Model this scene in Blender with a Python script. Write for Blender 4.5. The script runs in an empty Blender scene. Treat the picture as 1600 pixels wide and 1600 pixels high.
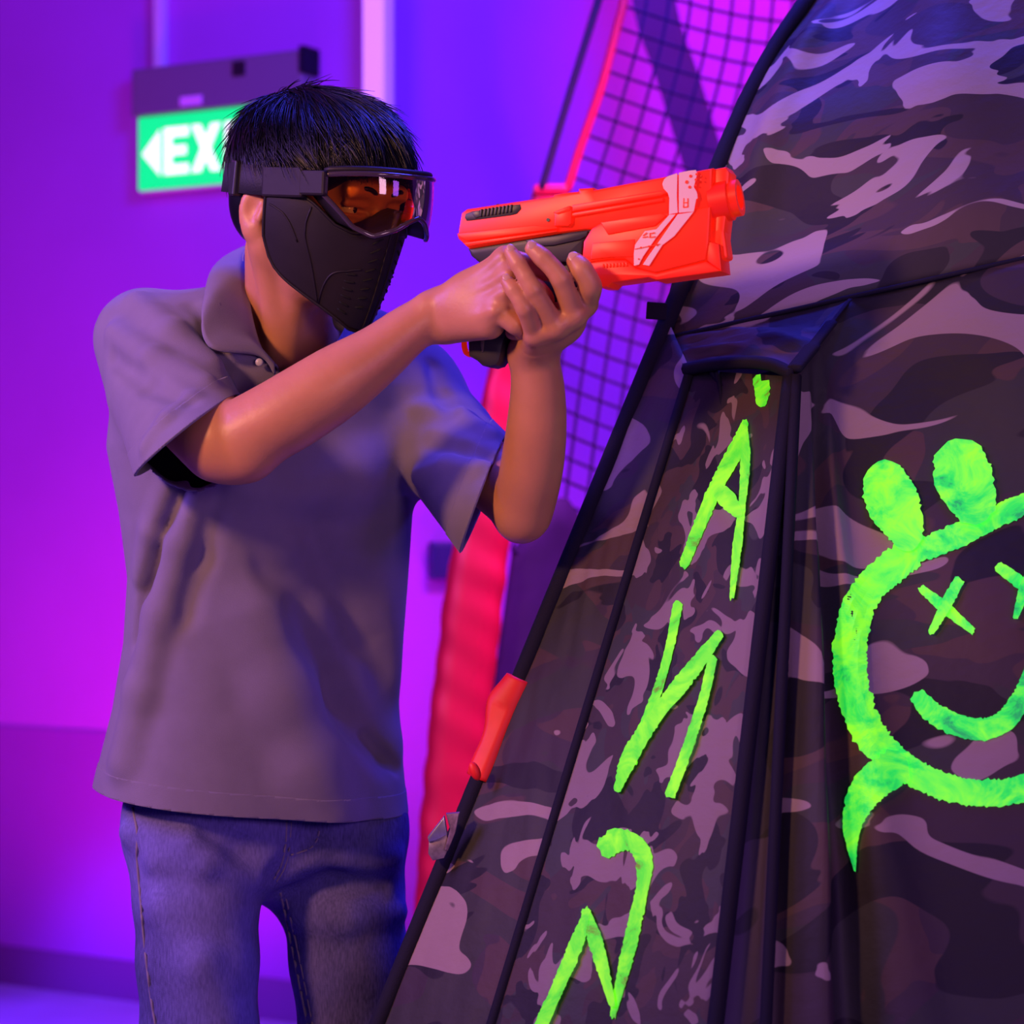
import bpy, bmesh, math, random
import numpy as np
from mathutils import Vector, Matrix
from mathutils.bvhtree import BVHTree

random.seed(7); np.random.seed(7)
SC = bpy.context.scene
COL = SC.collection
R = math.radians

# ---------------------------------------------------------------- camera
F = 3465.0            # focal length in pixels of a 1600 px frame
CAMH = 1.23
cam_data = bpy.data.cameras.new('camera'); cam = bpy.data.objects.new('camera', cam_data)
COL.objects.link(cam)
cam.location = (0, 0, CAMH); cam.rotation_euler = (R(90), 0, 0)
cam_data.sensor_width = 36.0; cam_data.lens = F/1600*36.0
cam_data.clip_start = 0.05
cam_data.dof.use_dof = True; cam_data.dof.focus_distance = 2.47; cam_data.dof.aperture_fstop = 4.8
SC.camera = cam

# ---------------------------------------------------------------- world, lights, exposure
SC.view_settings.view_transform = 'Standard'; SC.view_settings.look = 'None'
SC.view_settings.gamma = 1.0; SC.view_settings.use_curve_mapping = False
SC.view_settings.exposure = 0.0
W = bpy.data.worlds.new('arena_gloom'); SC.world = W; W.use_nodes = True
W.node_tree.nodes['Background'].inputs[0].default_value = (0.22, 0.04, 0.55, 1)
W.node_tree.nodes['Background'].inputs[1].default_value = 0.09

def light(name, kind, loc, target, color, power, size=0.5, spot=60, blend=0.6, size_y=None):
    d = bpy.data.lights.new(name, kind); o = bpy.data.objects.new(name, d); COL.objects.link(o)
    o.location = loc
    v = Vector(target) - Vector(loc)
    o.rotation_euler = v.to_track_quat('-Z', 'Y').to_euler()
    d.color = color; d.energy = power
    if kind == 'AREA':
        d.size = size
        if size_y: d.shape = 'RECTANGLE'; d.size_y = size_y
    else:
        d.shadow_soft_size = size
    if kind == 'SPOT': d.spot_size = R(spot); d.spot_blend = blend
    return o

light('warm_front_lamp', 'SPOT', (-1.75, 0.7, 2.25), (-0.22, 2.5, 1.28), (1.0, 0.45, 0.25), 220, 0.16, 34, 0.6)
light('pink_tent_lamp', 'SPOT', (0.3, -0.3, 2.4), (0.70, 2.5, 1.85), (0.74, 0.50, 1.0), 60, 0.2, 34, 1.0)
light('soft_front_fill', 'AREA', (0.85, 0.3, 1.5), (-0.1, 2.5, 1.40), (0.95, 0.50, 0.80), 10, 0.4)  # added fill, lifts the dark side of the torso and the goggles
light('purple_right_lamp', 'AREA', (1.9, 0.5, 1.5), (0.85, 2.3, 1.1), (0.42, 0.10, 1.0), 11, 0.5)
light('violet_fill_lamp', 'AREA', (-1.9, 2.0, 2.2), (-0.3, 2.6, 0.95), (0.36, 0.16, 1.0), 48, 0.8)
light('blue_overhead_lamp', 'AREA', (0.35, 2.9, 2.9), (0.1, 2.5, 1.3), (0.05, 0.05, 1.0), 42, 0.5)
light('blue_side_lamp', 'AREA', (1.7, 3.4, 2.3), (-0.2, 2.6, 1.2), (0.10, 0.06, 1.0), 34, 0.5)
light('magenta_wall_lamp', 'SPOT', (-0.75, 4.35, 0.10), (-1.0, 5.6, 0.95), (1.0, 0.0, 0.62), 120, 0.15, 82, 1.0)
light('violet_wall_lamp', 'AREA', (-1.8, 3.2, 2.8), (-1.3, 5.8, 1.3), (0.60, 0.02, 0.95), 23, 0.6)
light('blue_wall_lamp', 'AREA', (0.4, 3.3, 2.85), (-0.1, 5.2, 1.7), (0.08, 0.03, 1.0), 72, 0.5)
light('blue_floor_lamp', 'SPOT', (-1.9, 4.9, 0.7), (-1.0, 5.25, 0.0), (0.14, 0.03, 1.0), 130, 0.1, 60, 0.8)
light('violet_uplight', 'SPOT', (0.45, 4.7, 0.10), (0.4, 5.4, 1.4), (0.70, 0.02, 1.0), 62, 0.25, 120, 1.0)
light('pink_wall_lamp', 'SPOT', (1.5, 3.7, 2.7), (0.80, 5.5, 2.30), (1.0, 0.02, 0.40), 250, 0.2, 44, 0.9)
light('red_post_lamp', 'SPOT', (0.9, 3.3, 2.6), (-0.05, 4.2, 1.15), (1.0, 0.10, 0.34), 250, 0.15, 58, 0.7)

# ---------------------------------------------------------------- small helpers
def P(px, py, Y):
    """point at depth Y that stands at photo position (px, py)"""
    return Vector(((px-800)*Y/F, Y, CAMH + (800-py)*Y/F))

def tag(o, label=None, cat=None, group=None, kind=None):
    if label: o['label'] = label
    if cat: o['category'] = cat
    if group: o['group'] = group
    if kind: o['kind'] = kind
    return o

def empty(name, loc):
    o = bpy.data.objects.new(name, None); COL.objects.link(o); o.location = loc
    o.empty_display_size = 0.05
    return o

def link(name, me, mat, parent=None, smooth=True):
    """mesh given in world coordinates; origin moved to the parent"""
    if mat is not None and len(me.materials) == 0: me.materials.append(mat)
    o = bpy.data.objects.new(name, me); COL.objects.link(o)
    if smooth: me.polygons.foreach_set('use_smooth', [True]*len(me.polygons))
    if parent is not None:
        o.parent = parent
        p = parent; loc = Vector((0, 0, 0))
        while p is not None: loc += p.location; p = p.parent
        o.location = -loc
        # bake so that child origins sit at the parent
        me.transform(Matrix.Translation(-loc)); o.location = (0, 0, 0)
    me.update()
    return o

def mesh_np(verts, quads, uv=None):
    me = bpy.data.meshes.new('m')
    verts = np.asarray(verts, np.float32); quads = np.asarray(quads, np.int32)
    n = quads.shape[1]
    me.vertices.add(len(verts)); me.vertices.foreach_set('co', verts.ravel())
    me.loops.add(quads.size); me.loops.foreach_set('vertex_index', quads.ravel())
    me.polygons.add(len(quads)); me.polygons.foreach_set('loop_start', np.arange(0, quads.size, n, dtype=np.int32))
    me.update(calc_edges=True); me.validate()
    if uv is not None:
        l = me.uv_layers.new(name='UVMap')
        l.data.foreach_set('uv', np.asarray(uv, np.float32)[quads.ravel()].ravel())
    return me

class MB:
    """collects simple shapes and links them as ONE mesh object"""
    def __init__(s): s.bm = bmesh.new()
    def box(s, c, dims, rot=None, bevel=0.0, seg=2):
        m = Matrix.Translation(Vector(c))
        if rot is not None: m = m @ (rot.to_4x4() if hasattr(rot, 'to_4x4') else rot)
        m = m @ Matrix.Diagonal((dims[0], dims[1], dims[2], 1))
        r = bmesh.ops.create_cube(s.bm, size=1.0, matrix=m)
        if bevel:
            es = list({e for v in r['verts'] for e in v.link_edges})
            bmesh.ops.bevel(s.bm, geom=es, offset=bevel, segments=seg, affect='EDGES', profile=0.5)
        return s
    def tube(s, pts, rad, seg=8, closed=False, flat=None):
        pts = [Vector(p) for p in pts]; n = len(pts); rings = []
        rad = rad if hasattr(rad, '__len__') else [rad]*n
        prev = None
        for i, p in enumerate(pts):
            if closed: t = pts[(i+1) % n]-pts[i-1]
            else: t = pts[min(i+1, n-1)]-pts[max(i-1, 0)]
            t.normalize()
            ref = prev if prev is not None else (Vector((0, 0, 1)) if abs(t.z) < 0.9 else Vector((0, 1, 0)))
            a = (ref - t*ref.dot(t)).normalized(); prev = a
            b = t.cross(a)
            f = flat or 1.0
            rings.append([s.bm.verts.new(p + (a*math.cos(2*math.pi*k/seg)*f + b*math.sin(2*math.pi*k/seg))*rad[i]) for k in range(seg)])
        for i in range(n if closed else n-1):
            r0, r1 = rings[i], rings[(i+1) % n]
            for k in range(seg):
                s.bm.faces.new((r0[k], r0[(k+1) % seg], r1[(k+1) % seg], r1[k]))
        if not closed:
            s.bm.faces.new(rings[0][::-1]); s.bm.faces.new(rings[-1])
        return s
    def prism(s, poly, frame, d0, d1, bevel=0.0, seg=2):
        """poly: 2-D outline; frame(u, v, w) -> point; extruded from w=d0 to w=d1"""
        a = [s.bm.verts.new(frame(u, v, d0)) for u, v in poly]
        b = [s.bm.verts.new(frame(u, v, d1)) for u, v in poly]
        n = len(poly)
        fa = s.bm.faces.new(a); fb = s.bm.faces.new(b[::-1])
        fs = [fa, fb]
        for i in range(n):
            fs.append(s.bm.faces.new((a[i], b[i], b[(i+1) % n], a[(i+1) % n])))
        bmesh.ops.recalc_face_normals(s.bm, faces=fs)
        if bevel:
            es = list({e for e in fa.edges} | {e for e in fb.edges})
            bmesh.ops.bevel(s.bm, geom=es, offset=bevel, segments=seg, affect='EDGES', profile=0.5)
        return s
    def ball(s, c, r, rot=None, u=16, v=10):
        m = Matrix.Translation(Vector(c))
        if rot is not None: m = m @ rot.to_4x4()
        r = r if hasattr(r, '__len__') else (r, r, r)
        bmesh.ops.create_uvsphere(s.bm, u_segments=u, v_segments=v, radius=1.0, matrix=m @ Matrix.Diagonal((*r, 1)))
        return s
    def build(s, name, mat, parent=None, smooth=False):
        me = bpy.data.meshes.new(name)
        bmesh.ops.recalc_face_normals(s.bm, faces=s.bm.faces)
        s.bm.to_mesh(me); s.bm.free()
        o = link(name, me, mat, parent, smooth)
        return o

def auto_smooth(o, ang=35):
    me = o.data
    me.polygons.foreach_set('use_smooth', [True]*len(me.polygons))
    bm = bmesh.new(); bm.from_mesh(me)
    for e in bm.edges:
        if len(e.link_faces) == 2: e.smooth = e.calc_face_angle(0) < R(ang)
    bm.to_mesh(me); bm.free()
    return o

def crom(pts, n):
    """Catmull-Rom resample of a polyline (rows of any dimension) into n points by arc length"""
    p = np.array([list(q) for q in pts], float)
    if len(p) == 2:
        t = np.linspace(0, 1, n)[:, None]; return p[0]*(1-t)+p[1]*t
    q = np.vstack([2*p[0]-p[1], p, 2*p[-1]-p[-2]])
    out = []
    for i in range(1, len(q)-2):
        for t in np.linspace(0, 1, 24, endpoint=False):
            a, b, c, d = q[i-1], q[i], q[i+1], q[i+2]
            out.append(0.5*((2*b)+(-a+c)*t+(2*a-5*b+4*c-d)*t*t+(-a+3*b-3*c+d)*t**3))
    out.append(p[-1]); out = np.array(out)
    s = np.r_[0, np.cumsum(np.linalg.norm(np.diff(out, axis=0), axis=1))]
    u = np.linspace(0, s[-1], n)
    return np.stack([np.interp(u, s, out[:, k]) for k in range(out.shape[1])], 1)

# ---------------------------------------------------------------- materials (all procedural)
def mat(name, color, rough=0.6, metal=0.0, noise=0.0, nscale=40, bump=0.0, bscale=200, spec=0.5, sheen=0.0, emit=None, estr=0.0, coat=0.0, alpha=1.0, sss=0.0):
    m = bpy.data.materials.new(name); m.use_nodes = True
    nt = m.node_tree; b = nt.nodes['Principled BSDF']
    c = (*color, 1)
    b.inputs['Base Color'].default_value = c
    b.inputs['Roughness'].default_value = rough; b.inputs['Metallic'].default_value = metal
    b.inputs['Specular IOR Level'].default_value = spec
    if sheen: b.inputs['Sheen Weight'].default_value = sheen; b.inputs['Sheen Roughness'].default_value = 0.5
    if coat: b.inputs['Coat Weight'].default_value = coat; b.inputs['Coat Roughness'].default_value = 0.1
    if sss:
        b.inputs['Subsurface Weight'].default_value = sss; b.inputs['Subsurface Radius'].default_value = (0.012, 0.004, 0.002)
        b.inputs['Subsurface Scale'].default_value = 1.0
    tc = nt.nodes.new('ShaderNodeTexCoord')
    if noise:
        n = nt.nodes.new('ShaderNodeTexNoise'); n.inputs['Scale'].default_value = nscale; n.inputs['Detail'].default_value = 5
        nt.links.new(tc.outputs['Object'], n.inputs['Vector'])
        r = nt.nodes.new('ShaderNodeMapRange'); r.inputs['From Min'].default_value = 0.3; r.inputs['From Max'].default_value = 0.7
        r.inputs['To Min'].default_value = 1-noise; r.inputs['To Max'].default_value = 1+noise
        nt.links.new(n.outputs['Fac'], r.inputs['Value'])
        mx = nt.nodes.new('ShaderNodeVectorMath'); mx.operation = 'SCALE'
        mx.inputs[0].default_value = color
        nt.links.new(r.outputs['Result'], mx.inputs['Scale']); nt.links.new(mx.outputs['Vector'], b.inputs['Base Color'])
    if bump:
        n2 = nt.nodes.new('ShaderNodeTexNoise'); n2.inputs['Scale'].default_value = bscale; n2.inputs['Detail'].default_value = 4
        nt.links.new(tc.outputs['Object'], n2.inputs['Vector'])
        bp = nt.nodes.new('ShaderNodeBump'); bp.inputs['Strength'].default_value = bump; bp.inputs['Distance'].default_value = 0.002
        nt.links.new(n2.outputs['Fac'], bp.inputs['Height']); nt.links.new(bp.outputs['Normal'], b.inputs['Normal'])
    if emit is not None:
        b.inputs['Emission Color'].default_value = (*emit, 1); b.inputs['Emission Strength'].default_value = estr
    return m

def camo_mat(name, scale, stretch, rot, seed, cols, th, rough=0.65, dist=0.9, nr=0.42):
    """layered noise blobs with crisp edges: ground, dark green, brown, black, tan"""
    m = bpy.data.materials.new(name); m.use_nodes = True
    nt = m.node_tree; b = nt.nodes['Principled BSDF']; N = nt.nodes.new; L = nt.links.new
    uv = N('ShaderNodeUVMap'); uv.uv_map = 'UVMap'
    last = None
    base = N('ShaderNodeRGB'); base.outputs[0].default_value = (*cols[0], 1); last = base.outputs[0]
    for i, c in enumerate(cols[1:]):
        mp = N('ShaderNodeMapping'); mp.inputs['Location'].default_value = (seed+i*7.3, seed*1.7-i*3.1, i*5.0)
        mp.inputs['Rotation'].default_value = (0, 0, rot + (i-1.5)*0.18)
        mp.inputs['Scale'].default_value = (stretch[0], stretch[1], 1)
        L(uv.outputs['UV'], mp.inputs['Vector'])
        n = N('ShaderNodeTexNoise'); n.noise_dimensions = '2D'
        n.inputs['Scale'].default_value = scale*(1.0+0.12*i); n.inputs['Detail'].default_value = 2.0
        n.inputs['Roughness'].default_value = nr; n.inputs['Distortion'].default_value = dist
        L(mp.outputs['Vector'], n.inputs['Vector'])
        g = N('ShaderNodeMapRange'); g.inputs['From Min'].default_value = th[i]; g.inputs['From Max'].default_value = th[i]+0.008
        L(n.outputs['Fac'], g.inputs['Value'])
        mx = N('ShaderNodeMix'); mx.data_type = 'RGBA'; mx.inputs['B'].default_value = (*c, 1)
        L(g.outputs['Result'], mx.inputs['Factor']); L(last, mx.inputs['A'])
        last = mx.outputs['Result']
    L(last, b.inputs['Base Color'])
    b.inputs['Roughness'].default_value = rough; b.inputs['Specular IOR Level'].default_value = 0.3
    # fine weave and small creases
    w = N('ShaderNodeTexNoise'); w.inputs['Scale'].default_value = 55; w.inputs['Detail'].default_value = 6
    mp = N('ShaderNodeMapping'); mp.inputs['Scale'].default_value = (0.8, 1.0, 1)
    L(uv.outputs['UV'], mp.inputs['Vector']); L(mp.outputs['Vector'], w.inputs['Vector'])
    bp = N('ShaderNodeBump'); bp.inputs['Strength'].default_value = 0.35; bp.inputs['Distance'].default_value = 0.004
    L(w.outputs['Fac'], bp.inputs['Height']); L(bp.outputs['Normal'], b.inputs['Normal'])
    return m

def paint_mat(name, c0, c1, c2, estr):
    """fluorescent brush paint that glows under the ultraviolet lamps"""
    m = bpy.data.materials.new(name); m.use_nodes = True
    nt = m.node_tree; b = nt.nodes['Principled BSDF']; N = nt.nodes.new; L = nt.links.new
    tc = N('ShaderNodeTexCoord')
    n = N('ShaderNodeTexNoise'); n.inputs['Scale'].default_value = 20; n.inputs['Detail'].default_value = 7; n.inputs['Distortion'].default_value = 0.8; n.inputs['Roughness'].default_value = 0.68
    L(tc.outputs['Object'], n.inputs['Vector'])
    r = N('ShaderNodeValToRGB'); e = r.color_ramp.elements
    e[0].position = 0.33; e[0].color = (*c0, 1)
    e[1].position = 0.62; e[1].color = (*c2, 1)
    k = e.new(0.42); k.color = (*c1, 1)
    L(n.outputs['Fac'], r.inputs['Fac'])
    L(r.outputs['Color'], b.inputs['Base Color']); L(r.outputs['Color'], b.inputs['Emission Color'])
    b.inputs['Emission Strength'].default_value = estr; b.inputs['Roughness'].default_value = 0.7
    bp = N('ShaderNodeBump'); bp.inputs['Strength'].default_value = 0.04; bp.inputs['Distance'].default_value = 0.001
    L(n.outputs['Fac'], bp.inputs['Height']); L(bp.outputs['Normal'], b.inputs['Normal'])
    return m

M = {}
M['wall'] = mat('wall_paint', (0.46, 0.11, 0.60), 0.75, noise=0.04, nscale=3, bump=0.1)
M['dado'] = mat('dado_paint', (0.30, 0.06, 0.42), 0.6, noise=0.04, nscale=3)
M['skirting'] = mat('skirting_paint', (0.15, 0.04, 0.18), 0.5)
M['floor'] = mat('floor_vinyl', (0.30, 0.24, 0.42), 0.35, noise=0.12, nscale=5)
M['ceiling'] = mat('ceiling_paint', (0.10, 0.09, 0.11), 0.8)
M['housing'] = mat('sign_housing', (0.20, 0.18, 0.20), 0.5)
M['white_plastic'] = mat('white_plastic', (0.75, 0.72, 0.75), 0.4)
M['black_plastic'] = mat('black_plastic', (0.016, 0.014, 0.017), 0.42)
M['navy_trim'] = mat('navy_webbing', (0.010, 0.009, 0.020), 0.85, bump=0.3, bscale=600, spec=0.2)
M['sign_green'] = mat('lit_sign_green', (0.0, 0.12, 0.03), 0.6, emit=(0.0, 0.80, 0.26), estr=1.15)
M['sign_white'] = mat('lit_sign_white', (0.8, 0.8, 0.7), 0.4, emit=(1.0, 1.0, 0.72), estr=0.95)
M['tube_glow'] = mat('led_diffuser', (0.8, 0.7, 0.8), 0.4, emit=(0.60, 0.22, 0.95), estr=0.85)
M['red_vinyl'] = mat('red_vinyl', (0.72, 0.010, 0.035), 0.45, noise=0.08, nscale=6)
M['red_pipe'] = mat('red_pipe', (0.70, 0.008, 0.03), 0.4)
M['rope'] = mat('black_rope', (0.012, 0.01, 0.02), 0.8)
M['net'] = mat('net_cord', (0.03, 0.012, 0.06), 0.8)
M['skirt'] = mat('dark_purple_fabric', (0.035, 0.012, 0.06), 0.8, noise=0.2, nscale=12)
M['shadow_strip'] = mat('plum_wall_shadow', (0.16, 0.02, 0.09), 0.7)
TAN = (0.36, 0.285, 0.27); BRN = (0.078, 0.048, 0.044); GRN = (0.045, 0.046, 0.042); BLK = (0.018, 0.015, 0.02); MID = (0.052, 0.036, 0.040)
M['camo_dome'] = camo_mat('camo_polyester_dome', 6.2, (0.8, 1.7), R(-36), 6.6, [MID, GRN, BRN, BLK, TAN], [0.53, 0.55, 0.57, 0.552])
M['camo_front'] = camo_mat('camo_polyester_front', 4.2, (0.8, 1.6), R(-10), 12.9, [(0.042, 0.028, 0.036), (0.065, 0.038, 0.036), (0.032, 0.032, 0.032), (0.013, 0.011, 0.016), (0.27, 0.20, 0.21)], [0.53, 0.56, 0.56, 0.612])
M['camo_side'] = camo_mat('camo_polyester_side', 4.2, (0.9, 1.9), R(-8), 14.2, [(0.065, 0.036, 0.034), (0.04, 0.026, 0.034), (0.034, 0.032, 0.028), (0.014, 0.011, 0.014), (0.27, 0.19, 0.185)], [0.51, 0.54, 0.55, 0.585])
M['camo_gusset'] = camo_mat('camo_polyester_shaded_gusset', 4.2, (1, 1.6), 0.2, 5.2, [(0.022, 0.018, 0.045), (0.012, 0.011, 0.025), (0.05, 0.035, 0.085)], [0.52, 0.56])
M['camo_letter'] = camo_mat('camo_canvas_letter', 12.5, (1.2, 0.9), R(-14), 21.7, [(0.038, 0.026, 0.028), (0.034, 0.036, 0.034), (0.055, 0.032, 0.03), (0.012, 0.010, 0.014), (0.20, 0.145, 0.155)], [0.50, 0.53, 0.55, 0.555], dist=0.45, nr=0.55)
M['paint_letter'] = paint_mat('fluorescent_lime_paint', (0.10, 0.20, 0.006), (0.05, 0.62, 0.012), (0.22, 0.85, 0.008), 0.75)
M['paint_face'] = paint_mat('fluorescent_green_paint', (0.006, 0.30, 0.07), (0.012, 0.66, 0.06), (0.20, 0.92, 0.02), 0.85)
# ================================================================ THE SETTING
def struct(o, label=None):
    o['kind'] = 'structure'
    if label: o['label'] = label
    return o

dL = Vector((-0.875, 0.4836, 0)); nL = Vector((-0.4836, -0.875, 0))
corner = Vector((-0.318, 5.24, 0))
def wall_box(name, m, start, d, n, s0, s1, z0, z1, t0, t1, parent=None, bevel=0):
    """slab that runs from s0 to s1 along d and from t0 to t1 along the outward normal n"""
    c = start + d*((s0+s1)/2) + n*((t0+t1)/2) + Vector((0, 0, (z0+z1)/2))
    rot = Matrix((d, n, Vector((0, 0, 1)))).transposed()
    return MB().box(c, (abs(s1-s0), abs(t1-t0), z1-z0), rot, bevel).build(name, m, parent)

struct(MB().box((0, 3.0, -0.05), (9, 9, 0.1)).build('floor', M['floor']), 'dark glossy floor lit blue')
struct(MB().box((0, 3.0, 3.25), (9, 9, 0.1)).build('ceiling', M['ceiling']))
struct(wall_box('wall_left', M['wall'], corner, dL, nL, 0.0, 3.6, 0, 3.2, -0.12, 0.0), 'purple lit wall behind the exit sign')
struct(wall_box('trim_1', M['dado'], corner, dL, nL, 0.0, 3.6, 0.095, 0.672, 0.0, 0.008), 'darker dado panel along the bottom of the left wall')
struct(wall_box('baseboard_left', M['skirting'], corner, dL, nL, 0.0, 3.6, 0.0, 0.10, 0.0, 0.018))
dB = Vector((0.96, 0.28, 0)); nB = Vector((0.28, -0.96, 0))
struct(wall_box('wall_back', M['wall'], corner, dB, nB, 0.0, 3.8, 0, 3.2, -0.12, 0.0), 'blue and pink lit wall behind the net')
struct(wall_box('baseboard_back', M['skirting'], corner, dB, nB, 0.0, 3.8, 0.0, 0.10, 0.0, 0.018))

# ---- light batten in the wall corner
t = tag(empty('light_batten', corner + Vector((0.01, -0.03, 2.02))), 'pale pink glowing vertical light strip in the wall corner behind his head', 'light')
wall_box('housing', M['white_plastic'], corner + Vector((0.0, 0, 0)), Vector((1, 0, 0)), Vector((0, -1, 0)), -0.010, 0.042, 2.02, 3.15, 0.0, 0.055, t, 0.004)
wall_box('diffuser', M['tube_glow'], corner, Vector((1, 0, 0)), Vector((0, -1, 0)), -0.030, 0.020, 2.02, 3.15, 0.05, 0.075, t, 0.008)

# ---- cable trunking down to the sign
def on_left(px, py):
    """point of the left wall seen at (px, py)"""
    d = P(px, py, 1.0) - Vector((0, 0, CAMH))
    s = (corner - Vector((0, 0, CAMH))).dot(nL)/d.dot(nL)
    return Vector((0, 0, CAMH)) + d*s
c = on_left(256, 0)
s_ = (c-corner).dot(dL)
t = wall_box('cable_trunking', M['white_plastic'], corner, dL, nL, s_-0.014, s_+0.012, on_left(256, 134).z, 3.2, 0.0, 0.03, None, 0.003)
tag(t, 'slim vertical cable trunking running down to the exit sign', 'trunking')

# ---- exit sign: housing, green lit panel, arrow and letters
pl = on_left(230, 250); pr = on_left(488, 240)
sl = (pl-corner).dot(dL); sr = (pr-corner).dot(dL)          # sl > sr (d points left)
zt = on_left(230, 188).z; zb = on_left(230, 305).z
sign = tag(empty('exit_sign', corner + dL*((sl+sr)/2) + Vector((0, 0, zb))), 'green lit EXIT sign with a left arrow on the purple wall', 'sign')
wall_box('housing', M['housing'], corner, dL, nL, sr-0.01, sl+0.004, zt+0.0, zt+0.118, 0.0, 0.06, sign, 0.006)
wall_box('back_plate', M['white_plastic'], corner, dL, nL, sr, sl, zb, zt, 0.0, 0.035, sign, 0.004)
wall_box('lit_panel', M['sign_green'], corner, dL, nL, sr+0.006, sl-0.006, zb+0.006, zt-0.002, 0.035, 0.044, sign, 0.002)
wall_box('rating_label', mat('pink_label', (0.95, 0.6, 0.9), 0.5), corner, dL, nL, sl-0.215, sl-0.150, zt+0.012, zt+0.034, 0.06, 0.063, sign)
wall_box('test_button', M['black_plastic'], corner, dL, nL, sl-0.345, sl-0.31, zt+0.07, zt+0.105, 0.06, 0.066, sign)
wall_box('end_cap', M['navy_trim'], corner, dL, nL, sr-0.022, sr-0.004, zt+0.06, zt+0.125, 0.0, 0.066, sign, 0.003)
hgt = zt-zb; wid = sl-sr
def sgn(u, v, w):   # u: 0..1 from the left end, v: 0..1 from the bottom
    return corner + dL*(sl-u) + nL*(0.044+w) + Vector((0, 0, zb + v*hgt))
MB().prism([(0.020, 0.50), (0.075, 0.20), (0.075, 0.80)], sgn, 0, 0.003).build('arrow', M['sign_white'], sign)
def strokes(name, polys):
    mb = MB()
    for q in polys: mb.prism(q, sgn, 0, 0.003)
    mb.build(name, M['sign_white'], sign)
lo, hi = 0.20, 0.82
x0 = 0.088
strokes('letter_e', [[(x0, lo), (x0+.024, lo), (x0+.024, hi), (x0, hi)], [(x0+.02, hi-.13), (x0+.075, hi-.13), (x0+.075, hi), (x0+.02, hi)],
                     [(x0+.02, .45), (x0+.068, .45), (x0+.068, .575), (x0+.02, .575)], [(x0+.02, lo), (x0+.075, lo), (x0+.075, lo+.13), (x0+.02, lo+.13)]])
x0 = 0.172
strokes('letter_x', [[(x0, lo), (x0+.028, lo), (x0+.088, hi), (x0+.060, hi)], [(x0+.060, lo), (x0+.088, lo), (x0+.028, hi), (x0, hi)]])
x0 = 0.274
strokes('letter_i', [[(x0, lo), (x0+.024, lo), (x0+.024, hi), (x0, hi)]])
x0 = 0.310
strokes('letter_t', [[(x0, hi-.13), (x0+.08, hi-.13), (x0+.08, hi), (x0, hi)], [(x0+.028, lo), (x0+.052, lo), (x0+.052, hi-.10), (x0+.028, hi-.10)]])

# ---- small box on the blue wall beside the red post
def on_back(px, py):
    d = P(px, py, 1.0) - Vector((0, 0, CAMH))
    s = (corner - Vector((0, 0, CAMH))).dot(nB)/d.dot(nB)
    return Vector((0, 0, CAMH)) + d*s
a = on_back(668, 905); b = on_back(704, 846)
sa, sb = (a-corner).dot(dB), (b-corner).dot(dB)
box = tag(empty('wall_box', (a+b)/2), 'small dark blue box on the wall left of the red padded post', 'box')
wall_box('case', mat('dark_blue_plastic', (0.03, 0.03, 0.16), 0.5), corner, dB, nB, sa, sb, a.z, b.z, 0, 0.05, box, 0.006)
wall_box('cover', mat('dark_blue_cover', (0.02, 0.02, 0.12), 0.5), corner, dB, nB, sa+.008, sb-.008, a.z+.008, b.z-.008, 0.05, 0.056, box, 0.002)

# ================================================================ NET ENCLOSURE
YN = 4.20
net = tag(empty('net_enclosure', P(690, 1815, YN)), 'tall black square-mesh net on a red padded leaning post', 'net')
# padded post: leaning, tapering upward, soft horizontal dents
axis = crom([P(858, 296, YN), P(800, 560, YN), P(752, 850, YN), P(732, 1000, YN), P(712, 1200, YN), P(694, 1450, YN), P(676, 1800, YN)], 140)
wd = np.interp(axis[:, 2], [0, 0.45, 1.1, 1.4, 1.84], [0.062, 0.060, 0.056, 0.044, 0.030])
NS = 20; V = []; Q = []
for i, (p, w) in enumerate(zip(axis, wd)):
    for k in range(NS):
        a = 2*math.pi*k/NS
        dent = 1 + 0.025*math.sin(p[2]*46+1.5*math.cos(a)+2*math.sin(p[2]*17)) + 0.02*math.sin(p[2]*83+3*a)
        ca, sa_ = math.cos(a), math.sin(a)
        f = 1/(abs(ca)**4+abs(sa_)**4)**0.25
        V.append((p[0]+w*ca*f*dent, p[1]+w*0.9*sa_*f*dent, p[2]))
for i in range(len(axis)-1):
    for k in range(NS): Q.append((i*NS+k, i*NS+(k+1) % NS, (i+1)*NS+(k+1) % NS, (i+1)*NS+k))
V.append(tuple(axis[0])); V.append(tuple(axis[-1])); n0 = len(V)-2
Q += [((k+1) % NS, k, n0, n0) for k in range(NS)]
me = bpy.data.meshes.new('m')
me.from_pydata(V, [], [q[:3] if q[2] == q[3] else q for q in Q] + [tuple((len(axis)-1)*NS+k for k in range(NS))]); me.update()
link('padded_post', me, M['red_vinyl'], net)
MB().box(P(860, 300, YN), (0.066, 0.07, 0.022), bevel=0.008).build('post_cap', M['red_pipe'], net)
pole = crom([P(886, 298, YN), P(905, 235, YN), P(938, 140, YN), P(962, 50, YN), P(976, -10, YN), P(985, -120, YN), P(985, -260, YN)], 50)
MB().tube(pole, 0.0085, 10).build('curved_pole', M['red_pipe'], net, True)
MB().tube(crom([P(846, 296, YN-0.03), P(892, 140, YN-0.03), P(938, -10, YN-0.03), P(975, -140, YN-.03)], 40), 0.0075, 8).build('rope', M['rope'], net, True)
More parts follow.
